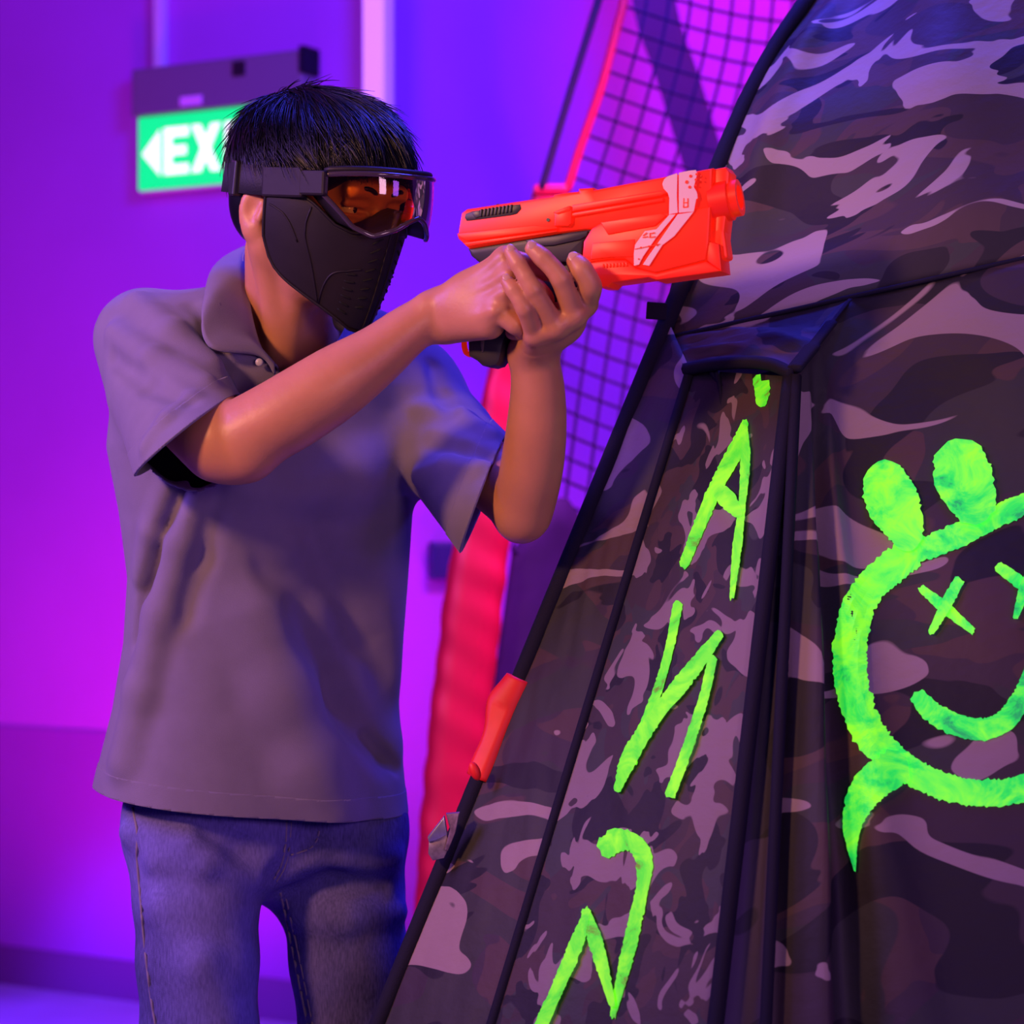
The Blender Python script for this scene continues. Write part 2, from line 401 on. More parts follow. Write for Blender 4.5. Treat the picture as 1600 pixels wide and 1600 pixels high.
# netting
left = np.vstack([crom([P(985, -200, YN), P(976, -10, YN), P(938, 140, YN), P(888, 298, YN), P(862, 420, YN+.02), P(842, 560, YN+.02), P(812, 800, YN+.02), P(800, 860, YN+.02)], 44)])
right = crom([P(1560, -200, 4.75), P(1520, 100, 4.8), P(1440, 400, 4.8), P(1380, 640, 4.75), P(1340, 900, 4.7)], 44)
NC = 19
G = np.zeros((44, NC, 3))
for j in range(NC):
    u = j/(NC-1)
    G[:, j] = left*(1-u)+right*u
    G[:, j, 2] -= 0.10*math.sin(math.pi*u)*(0.4+0.6*np.linspace(0, 1, 44))
    G[:, j, 1] += 0.10*math.sin(math.pi*u)
mb = MB()
for i in np.linspace(0, 43, 32): i0 = int(i); i1 = min(i0+1, 43); mb.tube(crom(G[i0]*(1-i+i0)+G[i1]*(i-i0), 40), 0.0031, 4)
for j in range(NC): mb.tube(crom(G[:, j], 60), 0.0031, 4)
tag(mb.build('netting', M['net'], net), kind='stuff')
# dark fabric skirt under the netting
top = crom([P(800, 860, YN+.03), P(850, 800, YN+.05), P(882, 778, YN+.08), P(960, 830, YN+.2), P(1340, 900, 4.7)], 40)
SK = np.zeros((24, 40, 3))
for i in range(24):
    v = i/23
    SK[i] = top; SK[i, :, 2] = top[:, 2]*(1-v) + 0.0*v
    SK[i, :, 0] += -0.16*v*np.linspace(1, 0.0, 40); SK[i, :, 1] += 0.012*np.sin(np.arange(40)*1.3)*v
idx = np.arange(24*40).reshape(24, 40)
q = np.stack([idx[:-1, :-1], idx[:-1, 1:], idx[1:, 1:], idx[1:, :-1]], -1).reshape(-1, 4)
sk = link('lower_fabric', mesh_np(SK.reshape(-1, 3), q), M['skirt'], net)
md = sk.modifiers.new('thickness', 'SOLIDIFY'); md.thickness = 0.004
# plum strip standing in for the dark shadow band across the wall
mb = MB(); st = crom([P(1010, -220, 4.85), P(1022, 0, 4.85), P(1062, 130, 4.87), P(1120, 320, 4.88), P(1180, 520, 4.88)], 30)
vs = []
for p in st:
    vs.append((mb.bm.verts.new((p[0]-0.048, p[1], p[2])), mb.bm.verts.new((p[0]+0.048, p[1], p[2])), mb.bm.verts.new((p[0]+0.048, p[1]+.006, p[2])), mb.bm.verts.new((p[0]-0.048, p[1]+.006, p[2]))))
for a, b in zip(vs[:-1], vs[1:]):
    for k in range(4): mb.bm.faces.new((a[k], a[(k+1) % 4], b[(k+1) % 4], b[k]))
mb.build('strap', M['shadow_strip'], net)  # a shadow modelled as a strip, no real webbing hangs here
# ================================================================ CAMOUFLAGE POP-UP TENT
tent = tag(empty('pop_up_tent', (0.5, 2.5, 0)), 'large camouflage pop-up tent with bright green painted letters and smiling face', 'tent')
def to0(a, b):
    """extend the line a -> b down to the floor"""
    a, b = Vector(a), Vector(b); k = (0.004-a.z)/(b.z-a.z); return a + (b-a)*k
E1t, E1b = P(1047, 490, 2.62), P(592, 1600, 2.45)
L2t, L2b = P(1078, 578, 2.56), P(768, 1600, 2.33)
L3t, L3b = P(1234, 588, 2.43), P(1118, 1600, 2.17)
S3t, S3b = P(1243, 588, 2.425), P(1196, 1600, 2.17)
C3t, C3b = P(1245, 584, 2.43), P(1198, 1600, 2.165)
E10, L20, L30, S30, C30 = to0(E1t, E1b), to0(L2t, L2b), to0(L3t, L3b), to0(S3t, S3b), to0(C3t, C3b)

def wrinkle(n, m, amp, seed, ang=0.0, freq=3.0):
    rs = np.random.RandomState(seed)
    u, v = np.meshgrid(np.linspace(0, 1, m), np.linspace(0, 1, n))
    z = np.zeros((n, m))
    for _ in range(10):
        a = ang + rs.uniform(-0.5, 0.5); f = freq*rs.uniform(0.6, 3.2); ph = rs.uniform(0, 6.28)
        z += np.sin(2*math.pi*f*(u*math.sin(a)+v*math.cos(a)) + ph + 1.2*np.sin(2*math.pi*(u*rs.uniform(.3, 1)+v*rs.uniform(.3, 1))+ph))*rs.uniform(0.3, 1)/f
    e = np.minimum(1, np.minimum(np.minimum(u, 1-u)*8, np.minimum(v, 1-v)*12))
    return amp*z*e

TPAN = {}
def panel(name, bottom, top, left, right, m, n=90, k=60, bulge=0.0, wr=None, uvs=(1, 1), extra=None):
    """Coons patch; rows run bottom -> top, columns left -> right"""
    B, T, Lc, Rc = crom(bottom, k), crom(top, k), crom(left, n), crom(right, n)
    u = np.linspace(0, 1, k)[None, :, None]; v = np.linspace(0, 1, n)[:, None, None]
    S = (1-v)*B[None]+v*T[None] + (1-u)*Lc[:, None]+u*Rc[:, None] - ((1-u)*(1-v)*B[0]+u*(1-v)*B[-1]+(1-u)*v*T[0]+u*v*T[-1])
    du = np.gradient(S, axis=1); dv = np.gradient(S, axis=0)
    nn = np.cross(du, dv); nn /= np.linalg.norm(nn, axis=2, keepdims=True)+1e-9
    if nn[n//2, k//2, 1] > 0: nn = -nn
    d = bulge*np.sin(math.pi*u[..., 0])*np.sin(math.pi*v[..., 0])
    if wr is not None: d = d + wrinkle(n, k, *wr)
    if extra is not None: d = d + extra(np.broadcast_to(u[..., 0], (n, k)), np.broadcast_to(v[..., 0], (n, k)))
    S = S + nn*d[..., None]
    su = np.linalg.norm(B[-1]-B[0])*0.5+np.linalg.norm(T[-1]-T[0])*0.5; sv = np.linalg.norm(Lc[-1]-Lc[0])
    # UVs in metres so the print is not stretched
    uu = np.cumsum(np.r_[np.zeros((1, n)), np.linalg.norm(np.diff(S, axis=1), axis=2).T], 0).T
    uu = uu - uu.mean(axis=1, keepdims=True)
    vv = np.cumsum(np.r_[np.zeros((1, k)), np.linalg.norm(np.diff(S, axis=0), axis=2)], 0)
    uv = np.stack([uu+0.4*sum(map(ord, name[:4]))/100, vv], -1).reshape(-1, 2)
    idx = np.arange(n*k).reshape(n, k)
    q = np.stack([idx[:-1, :-1], idx[:-1, 1:], idx[1:, 1:], idx[1:, :-1]], -1).reshape(-1, 4)
    me = mesh_np(S.reshape(-1, 3), q, uv)
    TPAN[name] = BVHTree.FromPolygons([Vector(p) for p in S.reshape(-1, 3)], q.tolist())
    o = link(name, me, m, tent)
    md = o.modifiers.new('cloth_thickness', 'SOLIDIFY'); md.thickness = 0.002; md.offset = -1
    return o

panel('side_panel', [E10, L20], [P(1047, 530, 2.615), P(1076, 577, 2.562)], [E10, P(1043, 500, 2.617)], [L20, L2t], M['camo_side'], 120, 30, 0.004, (0.006, 3, 0.12, 7))
panel('letter_panel', [L20, L30], [L2t, L3t], [L20, L2t], [L30, L3t], M['camo_letter'], 120, 40, 0.006, (0.0025, 5, 0.3, 4))
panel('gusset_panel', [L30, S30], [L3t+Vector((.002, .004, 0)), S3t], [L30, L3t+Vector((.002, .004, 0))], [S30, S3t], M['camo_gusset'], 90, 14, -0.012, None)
def drape(u, v):
    # two soft pleats that fan out from the corner of the letter panel
    z = 0
    for c0, c1, w, a in ((0.05, 0.16, 0.035, 0.020), (0.12, 0.42, 0.06, 0.016), (0.0, 0.055, 0.02, -0.016), (0.10, 0.25, 0.04, -0.018)):
        c = c0*v + c1*(1-v)
        ww = w*(1.25-0.8*v)
        z = z + a*np.exp(-((u-c)/ww)**2)*np.minimum(1, (1-v)*6)*np.clip(v*6, 0, 1)
    return z
SEAM = [P(1047, 527, 2.618), P(1330, 464, 2.52), P(1600, 404, 2.46), P(2000, 316, 2.42)]
R0 = Vector((0.93, 2.02, 0.004))
panel('face_panel', [C30, R0], [C3t, P(1330, 466, 2.515), P(1600, 406, 2.455), P(2000, 318, 2.415)], [C30, C3t], [R0, P(2000, 318, 2.415)], M['camo_front'], 130, 110, 0.02, (0.010, 11, 0.25, 2.5), extra=drape)
panel('brow_panel', [P(1070, 577, 2.562), P(1150, 566, 2.50), P(1243, 584, 2.43)], [P(1047, 527, 2.617), P(1330, 465, 2.517)], [P(1070, 577, 2.562), P(1047, 527, 2.617)], [P(1243, 584, 2.43), P(1330, 465, 2.517)], M['camo_front'], 20, 50, 0.004, (0.006, 4, 0.2, 2))
def dome_fold(u, v):
    # a rib pushes the cloth out along the left edge, and one sag in the middle
    return 0.022*np.exp(-((u-0.10-0.02*v)/0.045)**2)*np.sin(math.pi*np.clip(v, 0, 1)) + 0.02*np.exp(-((u-0.52+0.25*v)/0.08)**2)*np.sin(math.pi*v)
panel('dome_panel', SEAM, [P(1395, -150, 2.90), P(1700, -230, 2.92), P(2000, -220, 2.85)],
      [SEAM[0], P(1056, 480, 2.628), P(1088, 360, 2.66), P(1130, 240, 2.70), P(1182, 125, 2.745), P(1240, 30, 2.79), P(1310, -60, 2.85), P(1395, -150, 2.90)],
      [SEAM[-1], P(2010, 50, 2.55), P(2000, -220, 2.85)], M['camo_dome'], 90, 110, 0.07, (0.010, 21, 0.15, 1.6), extra=dome_fold)
# rear cloth, so that the tent is a closed shape
bk = Vector((1.25, 0.50, 0))
panel('rear_panel', [E10, E10+bk], [P(1395, -150, 2.90), P(1395, -150, 2.90)+Vector((0.25, 0.25, -0.02))],
      [E10, E1t, P(1130, 240, 2.70), P(1240, 30, 2.79), P(1395, -150, 2.90)], [E10+bk, E1t+bk*0.8, P(1395, -150, 2.90)+Vector((0.25, 0.25, -0.02))], M['camo_side'], 60, 24, 0, None)

# piping and poles
def pipe(name, pts, r, n=60, m='navy_trim', flat=None):
    return MB().tube(crom(pts, n), r, 8, flat=flat).build(name, M[m], tent, True)
pipe('edge_pole', [E10, E1b, E1t, P(1056, 470, 2.625), P(1090, 350, 2.655), P(1132, 236, 2.695), P(1184, 122, 2.742), P(1242, 26, 2.785), P(1312, -64, 2.848), P(1395, -152, 2.90)], 0.0105, 110)
pipe('seam_piping', [L20, L2b, L2t+Vector((0, -0.004, 0))], 0.0056, 60)
pipe('seam_piping', [L30, L3b, L3t+Vector((0, -0.004, 0))], 0.0085, 60)
pipe('seam_piping', [S30+Vector((0, -.003, 0)), S3b+Vector((0, -.003, 0)), S3t+Vector((0, -0.006, 0))], 0.0062, 60)
pipe('hem_piping', [p+Vector((0, -0.003, 0)) for p in SEAM], 0.0028, 60)
pipe('arch_piping', [P(1072, 577, 2.555), P(1110, 570, 2.52), P(1165, 566, 2.48), P(1205, 570, 2.45), P(1238, 584, 2.42)], 0.0075, 40)
pipe('strap', [P(1240, 578, 2.418), P(1275, 535, 2.45), P(1328, 468, 2.505)], [0.011]*10+[0.008]*10+[0.003]*10, 30, flat=0.5)
pipe('cord', [P(1112, 578, 2.53), P(1150, 630, 2.49), P(1190, 682, 2.45), P(1222, 728, 2.40)], 0.0045, 30)
pipe('cord', [P(1120, 580, 2.52), P(1128, 625, 2.50), P(1128, 690, 2.478)], 0.003, 30)
# velcro tab, red sleeve and silver buckle on the left pole
Eax = (Vector(E1t)-Vector(E1b)).normalized()
def on_e(py):
    """point on the left pole at photo height py"""
    k = (py-1600)/(490-1600); x = 592+(1047-592)*k
    Yk = 1/((1/2.45)*(1-k)+(1/2.62)*k)
    return P(x, py, Yk)
tabrot = Matrix.Rotation(R(4), 3, 'Y')
MB().box(P(1026, 486, 2.60), (0.024, 0.006, 0.020), tabrot, 0.001).build('tab', M['navy_trim'], tent)
M['red_cloth'] = mat('red_cloth', (0.80, 0.012, 0.006), 0.55, noise=0.1, nscale=30, emit=(0.9, 0.01, 0.0), estr=0.0)
sl_pts = [on_e(1060)+Vector((0, -.002, 0)), on_e(1100), on_e(1160), on_e(1216)]
SP = crom(sl_pts, 30); mb = MB()
rings = []
for i, p in enumerate(SP):
    t_ = i/29
    p = Vector(p)
    side = Vector((-1, 0, 0.42)).normalized()
    bulge_ = 0.010*math.exp(-((t_-0.30)/0.22)**2)
    rr = 0.0155 + 0.001*math.sin(t_*9)
    ring = []
    for k in range(18):
        a = 2*math.pi*k/18
        off = side*math.cos(a)*(rr+(bulge_ if math.cos(a) > 0 else 0)*math.cos(a)) + Vector((0, -1, 0))*math.sin(a)*rr*0.9
        if abs(a-0.95) < 0.2 and t_ > 0.3: off *= 0.80
        ring.append(mb.bm.verts.new(p+off))
    rings.append(ring)
for a, b in zip(rings[:-1], rings[1:]):
    for k in range(18): mb.bm.faces.new((a[k], a[(k+1) % 18], b[(k+1) % 18], b[k]))
mb.bm.faces.new(rings[0]); mb.bm.faces.new(rings[-1])
rs = tag(mb.build('red_sleeve', M['red_cloth'], tent, True), 'red cloth sleeve wrapped round the tent edge')
MB().ball(P(742, 1205, 2.47), (0.006, 0.006, 0.011), Matrix.Rotation(R(-22), 3, 'Y')).build('red_toggle', M['red_cloth'], tent, True)
M['silver'] = mat('scuffed_silver', (0.62, 0.60, 0.62), 0.3, 0.85, noise=0.25, nscale=60)
def bprism(name, pts, Y, th, m, bev=0.0015):
    fr = lambda u, v, w: P(u, v, Y) + Vector((0, w, 0))
    return auto_smooth(MB().prism(pts, fr, 0, th, bev, 2).build(name, m, tent), 30)
bprism('buckle', [(668, 1309), (694, 1276), (699, 1304), (684, 1312), (670, 1316)], 2.455, 0.016, M['silver'])
bprism('buckle_plate', [(670, 1316), (698, 1303), (704, 1318), (694, 1341), (676, 1345), (669, 1334)], 2.458, 0.012, mat('dull_silver', (0.35, 0.28, 0.30), 0.45, 0.6, noise=0.4, nscale=90))
bprism('buckle_bar', [(697, 1272), (718, 1270), (712, 1300), (700, 1330), (695, 1328), (703, 1296)], 2.452, 0.012, mat('worn_bar', (0.30, 0.20, 0.24), 0.4, 0.5, noise=0.5, nscale=120))

# ---- brush paint: ribbons that lie on the cloth
def ray(names, px, py):
    o = Vector((0, 0, CAMH)); d = (P(px, py, 1.0)-o).normalized(); best = None
    for nme in names:
        h = TPAN[nme].ray_cast(o, d)
        if h[0] is not None and (best is None or h[3] < best[2]): best = (h[0], h[1], h[3])
    if best is None: return None
    n = best[1]
    if n.dot(d) > 0: n = -n
    return best[0], n
def brush(name, names, pts, w, m, seed=0, lift=0.0012, jag=0.07, closed=False, label=None, across=5):
    rs = np.random.RandomState(seed)
    w = w if hasattr(w, '__len__') else [w]*len(pts)
    q = crom([(p[0], p[1], ww) for p, ww in zip(pts, w)], max(12, int(sum(math.dist(a, b) for a, b in zip(pts[:-1], pts[1:]))/3.5)))
    t_ = np.gradient(q[:, :2], axis=0); t_ /= np.linalg.norm(t_, axis=1, keepdims=True)+1e-9
    nx = np.stack([-t_[:, 1], t_[:, 0]], 1)
    n = len(q)
    j0 = rs.normal(0, jag, n); j1 = rs.normal(0, jag, n)
    mb = MB(); rows = []
    for i in range(n):
        row = []
        for c in range(across):
            s = -1+2*c/(across-1)
            wv = q[i, 2]/2*(1+(j0[i] if s < 0 else j1[i])*abs(s)*0.8)
            e = 1.0
            pp = q[i, :2]+nx[i]*s*wv
            if i in (0, n-1): pp = pp + t_[i]*(1 if i else -1)*q[i, 2]*0.25*(1-s*s) + t_[i]*rs.normal(0, 1.5)
            h = ray(names, *pp)
            if h is None: row.append(None); continue
            row.append(mb.bm.verts.new(h[0]+h[1]*lift))
        rows.append(row)
    for a, b in zip(rows[:-1], rows[1:]):
        for c in range(across-1):
            f = (a[c], a[c+1], b[c+1], b[c])
            if all(x is not None for x in f): mb.bm.faces.new(f)
    o = mb.build(name, m, tent, False)
    md = o.modifiers.new('paint_thickness', 'SOLIDIFY'); md.thickness = 0.0004; md.offset = 0
    if label: o['label'] = label
    return o
LP = ['letter_panel']; PL = M['paint_letter']
brush('painted_letter', LP, [(1190, 592), (1192, 612), (1190, 634)], [26, 24, 14], PL, 1, label='green paint drip under the arch')
# A
brush('painted_letter', LP, [(1166, 660), (1150, 705), (1122, 758), (1098, 812), (1070, 882)], [10, 24, 22, 20, 16], PL, 2)
brush('painted_letter', LP, [(1166, 664), (1168, 720), (1163, 790), (1155, 860), (1147, 936)], [10, 15, 11, 14, 7], PL, 3, 0.004)
brush('painted_letter', LP, [(1122, 764), (1138, 780), (1158, 806)], [16, 30, 14], PL, 4, 0.0045)
# reversed N
brush('painted_letter', LP, [(1060, 944), (1050, 1000), (1034, 1062), (1010, 1130), (984, 1190)], [15, 14, 14, 18, 24], PL, 5)
brush('painted_letter', LP, [(968, 1236), (990, 1180), (1030, 1118), (1078, 1058), (1128, 992)], [12, 26, 22, 26, 14], PL, 6, 0.004)
brush('painted_letter', LP, [(1117, 1030), (1104, 1090), (1080, 1165), (1050, 1246)], [14, 15, 17, 16], PL, 7, 0.0045)
# N with hooked stem
brush('painted_letter', LP, [(944, 1326), (966, 1314), (992, 1318), (1007, 1344), (1004, 1390), (984, 1480), (958, 1590)], [34, 36, 28, 28, 20, 22, 9], PL, 8)
brush('painted_letter', LP, [(918, 1424), (930, 1462), (944, 1510), (960, 1572)], [14, 22, 20, 10], PL, 9, 0.004)
brush('painted_letter', LP, [(922, 1424), (904, 1478), (876, 1544), (846, 1612), (820, 1680)], [10, 22, 20, 20, 12], PL, 10, 0.0045)
# smiling face
FP = ['face_panel']; PF = M['paint_face']
brush('painted_outline', FP, [(1424, 866), (1380, 898), (1346, 938), (1331, 990), (1328, 1045), (1338, 1100), (1366, 1158), (1420, 1203), (1490, 1234), (1555, 1240), (1620, 1226), (1690, 1190), (1745, 1130), (1780, 1040), (1785, 930), (1750, 845), (1690, 790), (1640, 778), (1560, 806), (1490, 840), (1416, 868)],
      [48, 52, 50, 50, 50, 50, 50, 44, 42, 42, 44, 44, 44, 44, 44, 40, 36, 34, 36, 38, 34], PF, 21, label='painted round face outline')
brush('painted_hair', FP, [(1378, 738), (1392, 780), (1412, 822), (1424, 852)], [62, 84, 66, 40], PF, 22, 0.004, 0.04, across=7)
brush('painted_hair', FP, [(1497, 706), (1505, 745), (1520, 785), (1528, 806)], [74, 92, 76, 58], PF, 23, 0.004, 0.04, across=7)
brush('painted_eye', FP, [(1440, 920), (1474, 948), (1522, 988)], [12, 18, 10], PF, 24)
brush('painted_eye', FP, [(1500, 908), (1480, 945), (1456, 990)], [16, 18, 10], PF, 25, 0.004)
brush('painted_eye', FP, [(1560, 886), (1590, 908), (1630, 940)], [16, 20, 12], PF, 26)
brush('painted_eye', FP, [(1626, 880), (1604, 915), (1586, 968)], [14, 20, 8], PF, 27, 0.004)
brush('painted_smile', FP, [(1432, 1086), (1458, 1114), (1504, 1136), (1548, 1138), (1580, 1116), (1604, 1070), (1612, 1030)], [24, 34, 34, 34, 32, 26, 12], PF, 28)
brush('painted_tail', FP, [(1402, 1196), (1360, 1230), (1338, 1275), (1334, 1315), (1339, 1360)], [60, 52, 36, 20, 3], PF, 29, 0.004, 0.05)
# ================================================================ smooth solids: distance field -> one continuous mesh
class Sdf:
    def __init__(s, lo, hi, h):
        s.lo = np.array(lo, float); s.h = h
        s.n = np.ceil((np.array(hi)-s.lo)/h).astype(int)+1
        s.D = np.full(s.n, 1.0, np.float32)
    def _win(s, lo, hi):
        a = np.clip(np.floor((np.array(lo)-s.lo)/s.h).astype(int), 0, s.n); b = np.clip(np.ceil((np.array(hi)-s.lo)/s.h).astype(int)+1, 0, s.n)
        sl = tuple(slice(i, j) for i, j in zip(a, b))
        ax = [s.lo[k]+np.arange(a[k], b[k])*s.h for k in range(3)]
        return sl, (ax[0][:, None, None], ax[1][None, :, None], ax[2][None, None, :])
    def _mix(s, sl, d, k, mode):
        A = s.D[sl]; d = d.astype(np.float32)
        if A.size == 0: return
        if mode == 'add':
            hh = np.maximum(k-np.abs(A-d), 0)/k; s.D[sl] = np.minimum(A, d)-hh*hh*k*0.25
        else:
            d = -d; hh = np.maximum(k-np.abs(A-d), 0)/k; s.D[sl] = np.maximum(A, d)+hh*hh*k*0.25
    def cone(s, a, b, ra, rb, k=0.01, mode='add', flat=None, fs=1.0):
        """tapered capsule; flat: unit vector along which it is squashed by fs"""
        a = np.array(a, float); b = np.array(b, float); m = max(ra, rb)*max(1, fs)+k+4*s.h
        sl, (X, Y, Z) = s._win(np.minimum(a, b)-m, np.maximum(a, b)+m)
        ba = b-a; L2 = max(ba@ba, 1e-9)
        px, py, pz = X-a[0], Y-a[1], Z-a[2]
        t = np.clip((px*ba[0]+py*ba[1]+pz*ba[2])/L2, 0, 1)
        qx, qy, qz = px-t*ba[0], py-t*ba[1], pz-t*ba[2]
        r = ra+(rb-ra)*t
        if flat is None: d = np.sqrt(qx*qx+qy*qy+qz*qz)-r
        else:
            f = np.array(flat, float); f /= np.linalg.norm(f)
            w = qx*f[0]+qy*f[1]+qz*f[2]; g = w*(1/fs-1)
            d = np.sqrt((qx+g*f[0])**2+(qy+g*f[1])**2+(qz+g*f[2])**2)-r
            if fs < 1: d = d*max(fs, 0.5)
        s._mix(sl, d, k, mode)
        return s
    def chain(s, pts, rad, k=0.01, mode='add', **kw):
        for i in range(len(pts)-1): s.cone(pts[i], pts[i+1], rad[i], rad[i+1], k, mode, **kw)
        return s
    def ell(s, c, r, rot=None, k=0.01, mode='add'):
        """ellipsoid with half axes r along the columns of rot"""
        c = np.array(c, float); r = np.array(r, float); Rm = np.array(rot) if rot is not None else np.eye(3)
        m = r.max()+k+4*s.h
        sl, (X, Y, Z) = s._win(c-m, c+m)
        px, py, pz = X-c[0], Y-c[1], Z-c[2]
        k0 = 0; k1 = 0
        for i in range(3):
            q = px*Rm[0, i]+py*Rm[1, i]+pz*Rm[2, i]
            k0 = k0+(q/r[i])**2; k1 = k1+(q/r[i]**2)**2
        k0 = np.sqrt(k0); d = k0*(k0-1)/np.maximum(np.sqrt(k1), 1e-6)
        s._mix(sl, d, k, mode)
        return s
    def mesh(s, smooth=2):
        """surface nets"""
        D, h = s.D, s.h; I = D < 0
        c = [I[i:I.shape[0]-1+i, j:I.shape[1]-1+j, k:I.shape[2]-1+k] for i in (0, 1) for j in (0, 1) for k in (0, 1)]
        cnt = sum(x.astype(np.int8) for x in c); act = (cnt > 0) & (cnt < 8)
        ijk = np.argwhere(act); idx = -np.ones(act.shape, np.int64); idx[act] = np.arange(len(ijk))
        pos = np.zeros((len(ijk), 3)); num = np.zeros(len(ijk))
        corners = [(0, 0, 0), (0, 0, 1), (0, 1, 0), (0, 1, 1), (1, 0, 0), (1, 0, 1), (1, 1, 0), (1, 1, 1)]
        val = {q: D[ijk[:, 0]+q[0], ijk[:, 1]+q[1], ijk[:, 2]+q[2]].astype(float) for q in corners}
        for q in corners:
            for ax in range(3):
                if q[ax]: continue
                q2 = tuple(1 if a == ax else q[a] for a in range(3))
                a, b = val[q], val[q2]; x = (a < 0) != (b < 0)
                t = np.where(x, a/np.where(np.abs(a-b) < 1e-12, 1e-12, a-b), 0)
                for m in range(3):
                    pos[x, m] += (q[m]+(t[x] if m == ax else 0))
                num[x] += 1
        V = (ijk+pos/num[:, None])*h+s.lo
        F_ = []
        for ax in range(3):
            b, c2 = (ax+1) % 3, (ax+2) % 3
            S0 = np.take(I, range(0, I.shape[ax]-1), ax); S1 = np.take(I, range(1, I.shape[ax]), ax)
            e = np.argwhere(S0 != S1)
            e = e[(e[:, b] > 0) & (e[:, c2] > 0) & (e[:, b] < I.shape[b]-1) & (e[:, c2] < I.shape[c2]-1)]
            fl = S0[e[:, 0], e[:, 1], e[:, 2]]
            o = []
            for db, dc in ((-1, -1), (0, -1), (0, 0), (-1, 0)):
                g = e.copy(); g[:, b] += db; g[:, c2] += dc
                o.append(idx[g[:, 0], g[:, 1], g[:, 2]])
            o = np.stack(o, 1); o[~fl] = o[~fl][:, ::-1]
            F_.append(o)
        Q = np.vstack(F_); Q = Q[(Q >= 0).all(1)]
        for _ in range(smooth):
            acc = np.zeros_like(V); n = np.zeros(len(V))
            for a, b in ((0, 1), (1, 2), (2, 3), (3, 0)):
                np.add.at(acc, Q[:, a], V[Q[:, b]]); np.add.at(acc, Q[:, b], V[Q[:, a]])
                np.add.at(n, Q[:, a], 1); np.add.at(n, Q[:, b], 1)
            V = 0.5*V+0.5*acc/np.maximum(n, 1)[:, None]
        return V, Q
def nv(v): return np.array(list(v), float)
def unit(v): v = nv(v); return v/np.linalg.norm(v)
def join_np(*parts):
    V, Q, o = [], [], 0
    for v, q in parts: V.append(v); Q.append(q+o); o += len(v)
    return np.vstack(V), np.vstack(Q)
def cut(me, co, no, keep=None):
    """cut the mesh open along a plane (drops the side the normal points to); keep(co) limits where"""
    bm = bmesh.new(); bm.from_mesh(me)
    fs = [f for f in bm.faces if keep is None or keep(f.calc_center_median())]
    g = set(fs)
    for f in fs: g.update(f.verts); g.update(f.edges)
    bmesh.ops.bisect_plane(bm, geom=list(g), plane_co=co, plane_no=no, clear_outer=True, clear_inner=False, dist=1e-6)
    bm.to_mesh(me); bm.free()
# ================================================================ PERSON
person = tag(empty('person', P(440, 2440, 2.62)), 'person in grey polo shirt and blue jeans aiming an orange toy blaster', 'person')
M['skin'] = mat('skin', (0.54, 0.235, 0.115), 0.42, noise=0.07, nscale=22, bump=0.12, bscale=260, spec=0.4, sss=0.12)
M['nail'] = mat('fingernail', (0.60, 0.34, 0.25), 0.3)
M['shirt'] = mat('grey_pique_cotton', (0.19, 0.165, 0.24), 0.85, noise=0.05, nscale=30, bump=0.25, bscale=900, spec=0.15, sheen=0.15)
M['hair'] = mat('black_hair', (0.004, 0.004, 0.007), 0.34, spec=0.45)
M['eye'] = mat('eye_white', (0.75, 0.70, 0.66), 0.2)
M['iris'] = mat('dark_iris', (0.02, 0.01, 0.006), 0.1)
def denim():
    m = mat('worn_blue_denim', (0.085, 0.095, 0.20), 0.8, spec=0.2, bump=0.3, bscale=700)
    nt = m.node_tree; b = nt.nodes['Principled BSDF']; N = nt.nodes.new; L = nt.links.new
    tc = N('ShaderNodeTexCoord'); n = N('ShaderNodeTexNoise'); n.inputs['Scale'].default_value = 7; n.inputs['Detail'].default_value = 3
    mp = N('ShaderNodeMapping'); mp.inputs['Scale'].default_value = (160, 160, 34)
    w = N('ShaderNodeTexNoise'); w.inputs['Scale'].default_value = 3; w.inputs['Detail'].default_value = 4
    L(tc.outputs['Object'], n.inputs['Vector']); L(tc.outputs['Object'], mp.inputs['Vector']); L(mp.outputs['Vector'], w.inputs['Vector'])
    r = N('ShaderNodeValToRGB'); e = r.color_ramp.elements
    e[0].position = 0.34; e[0].color = (0.040, 0.038, 0.13, 1); e[1].position = 0.68; e[1].color = (0.18, 0.16, 0.50, 1)
    mx = N('ShaderNodeMath'); mx.operation = 'MULTIPLY_ADD'; mx.inputs[1].default_value = 0.35
    L(w.outputs['Fac'], mx.inputs[0]); m2 = N('ShaderNodeMath'); m2.operation = 'MULTIPLY'; m2.inputs[1].default_value = 0.68
    L(n.outputs['Fac'], m2.inputs[0]); L(m2.outputs[0], mx.inputs[2]); L(mx.outputs[0], r.inputs['Fac']); L(r.outputs['Color'], b.inputs['Base Color'])
    return m
M['denim'] = denim()
M['thread'] = mat('seam_thread', (0.22, 0.18, 0.26), 0.8)

# ---- head frame
yaw, pit, rol = R(55), R(14), R(3)
f0 = np.array([math.sin(yaw), -math.cos(yaw), 0]); l0 = np.array([math.cos(yaw), math.sin(yaw), 0]); z0 = np.array([0, 0, 1.0])
hf = f0*math.cos(pit)-z0*math.sin(pit); u0 = z0*math.cos(pit)+f0*math.sin(pit)
hl = l0*math.cos(rol)+u0*math.sin(rol); hu = u0*math.cos(rol)-l0*math.sin(rol)
HC = nv(P(495, 309, 2.56))
def H(f, l, u): return HC + hf*f + hl*l + hu*u
HR = np.stack([hf, hl, hu], 1)

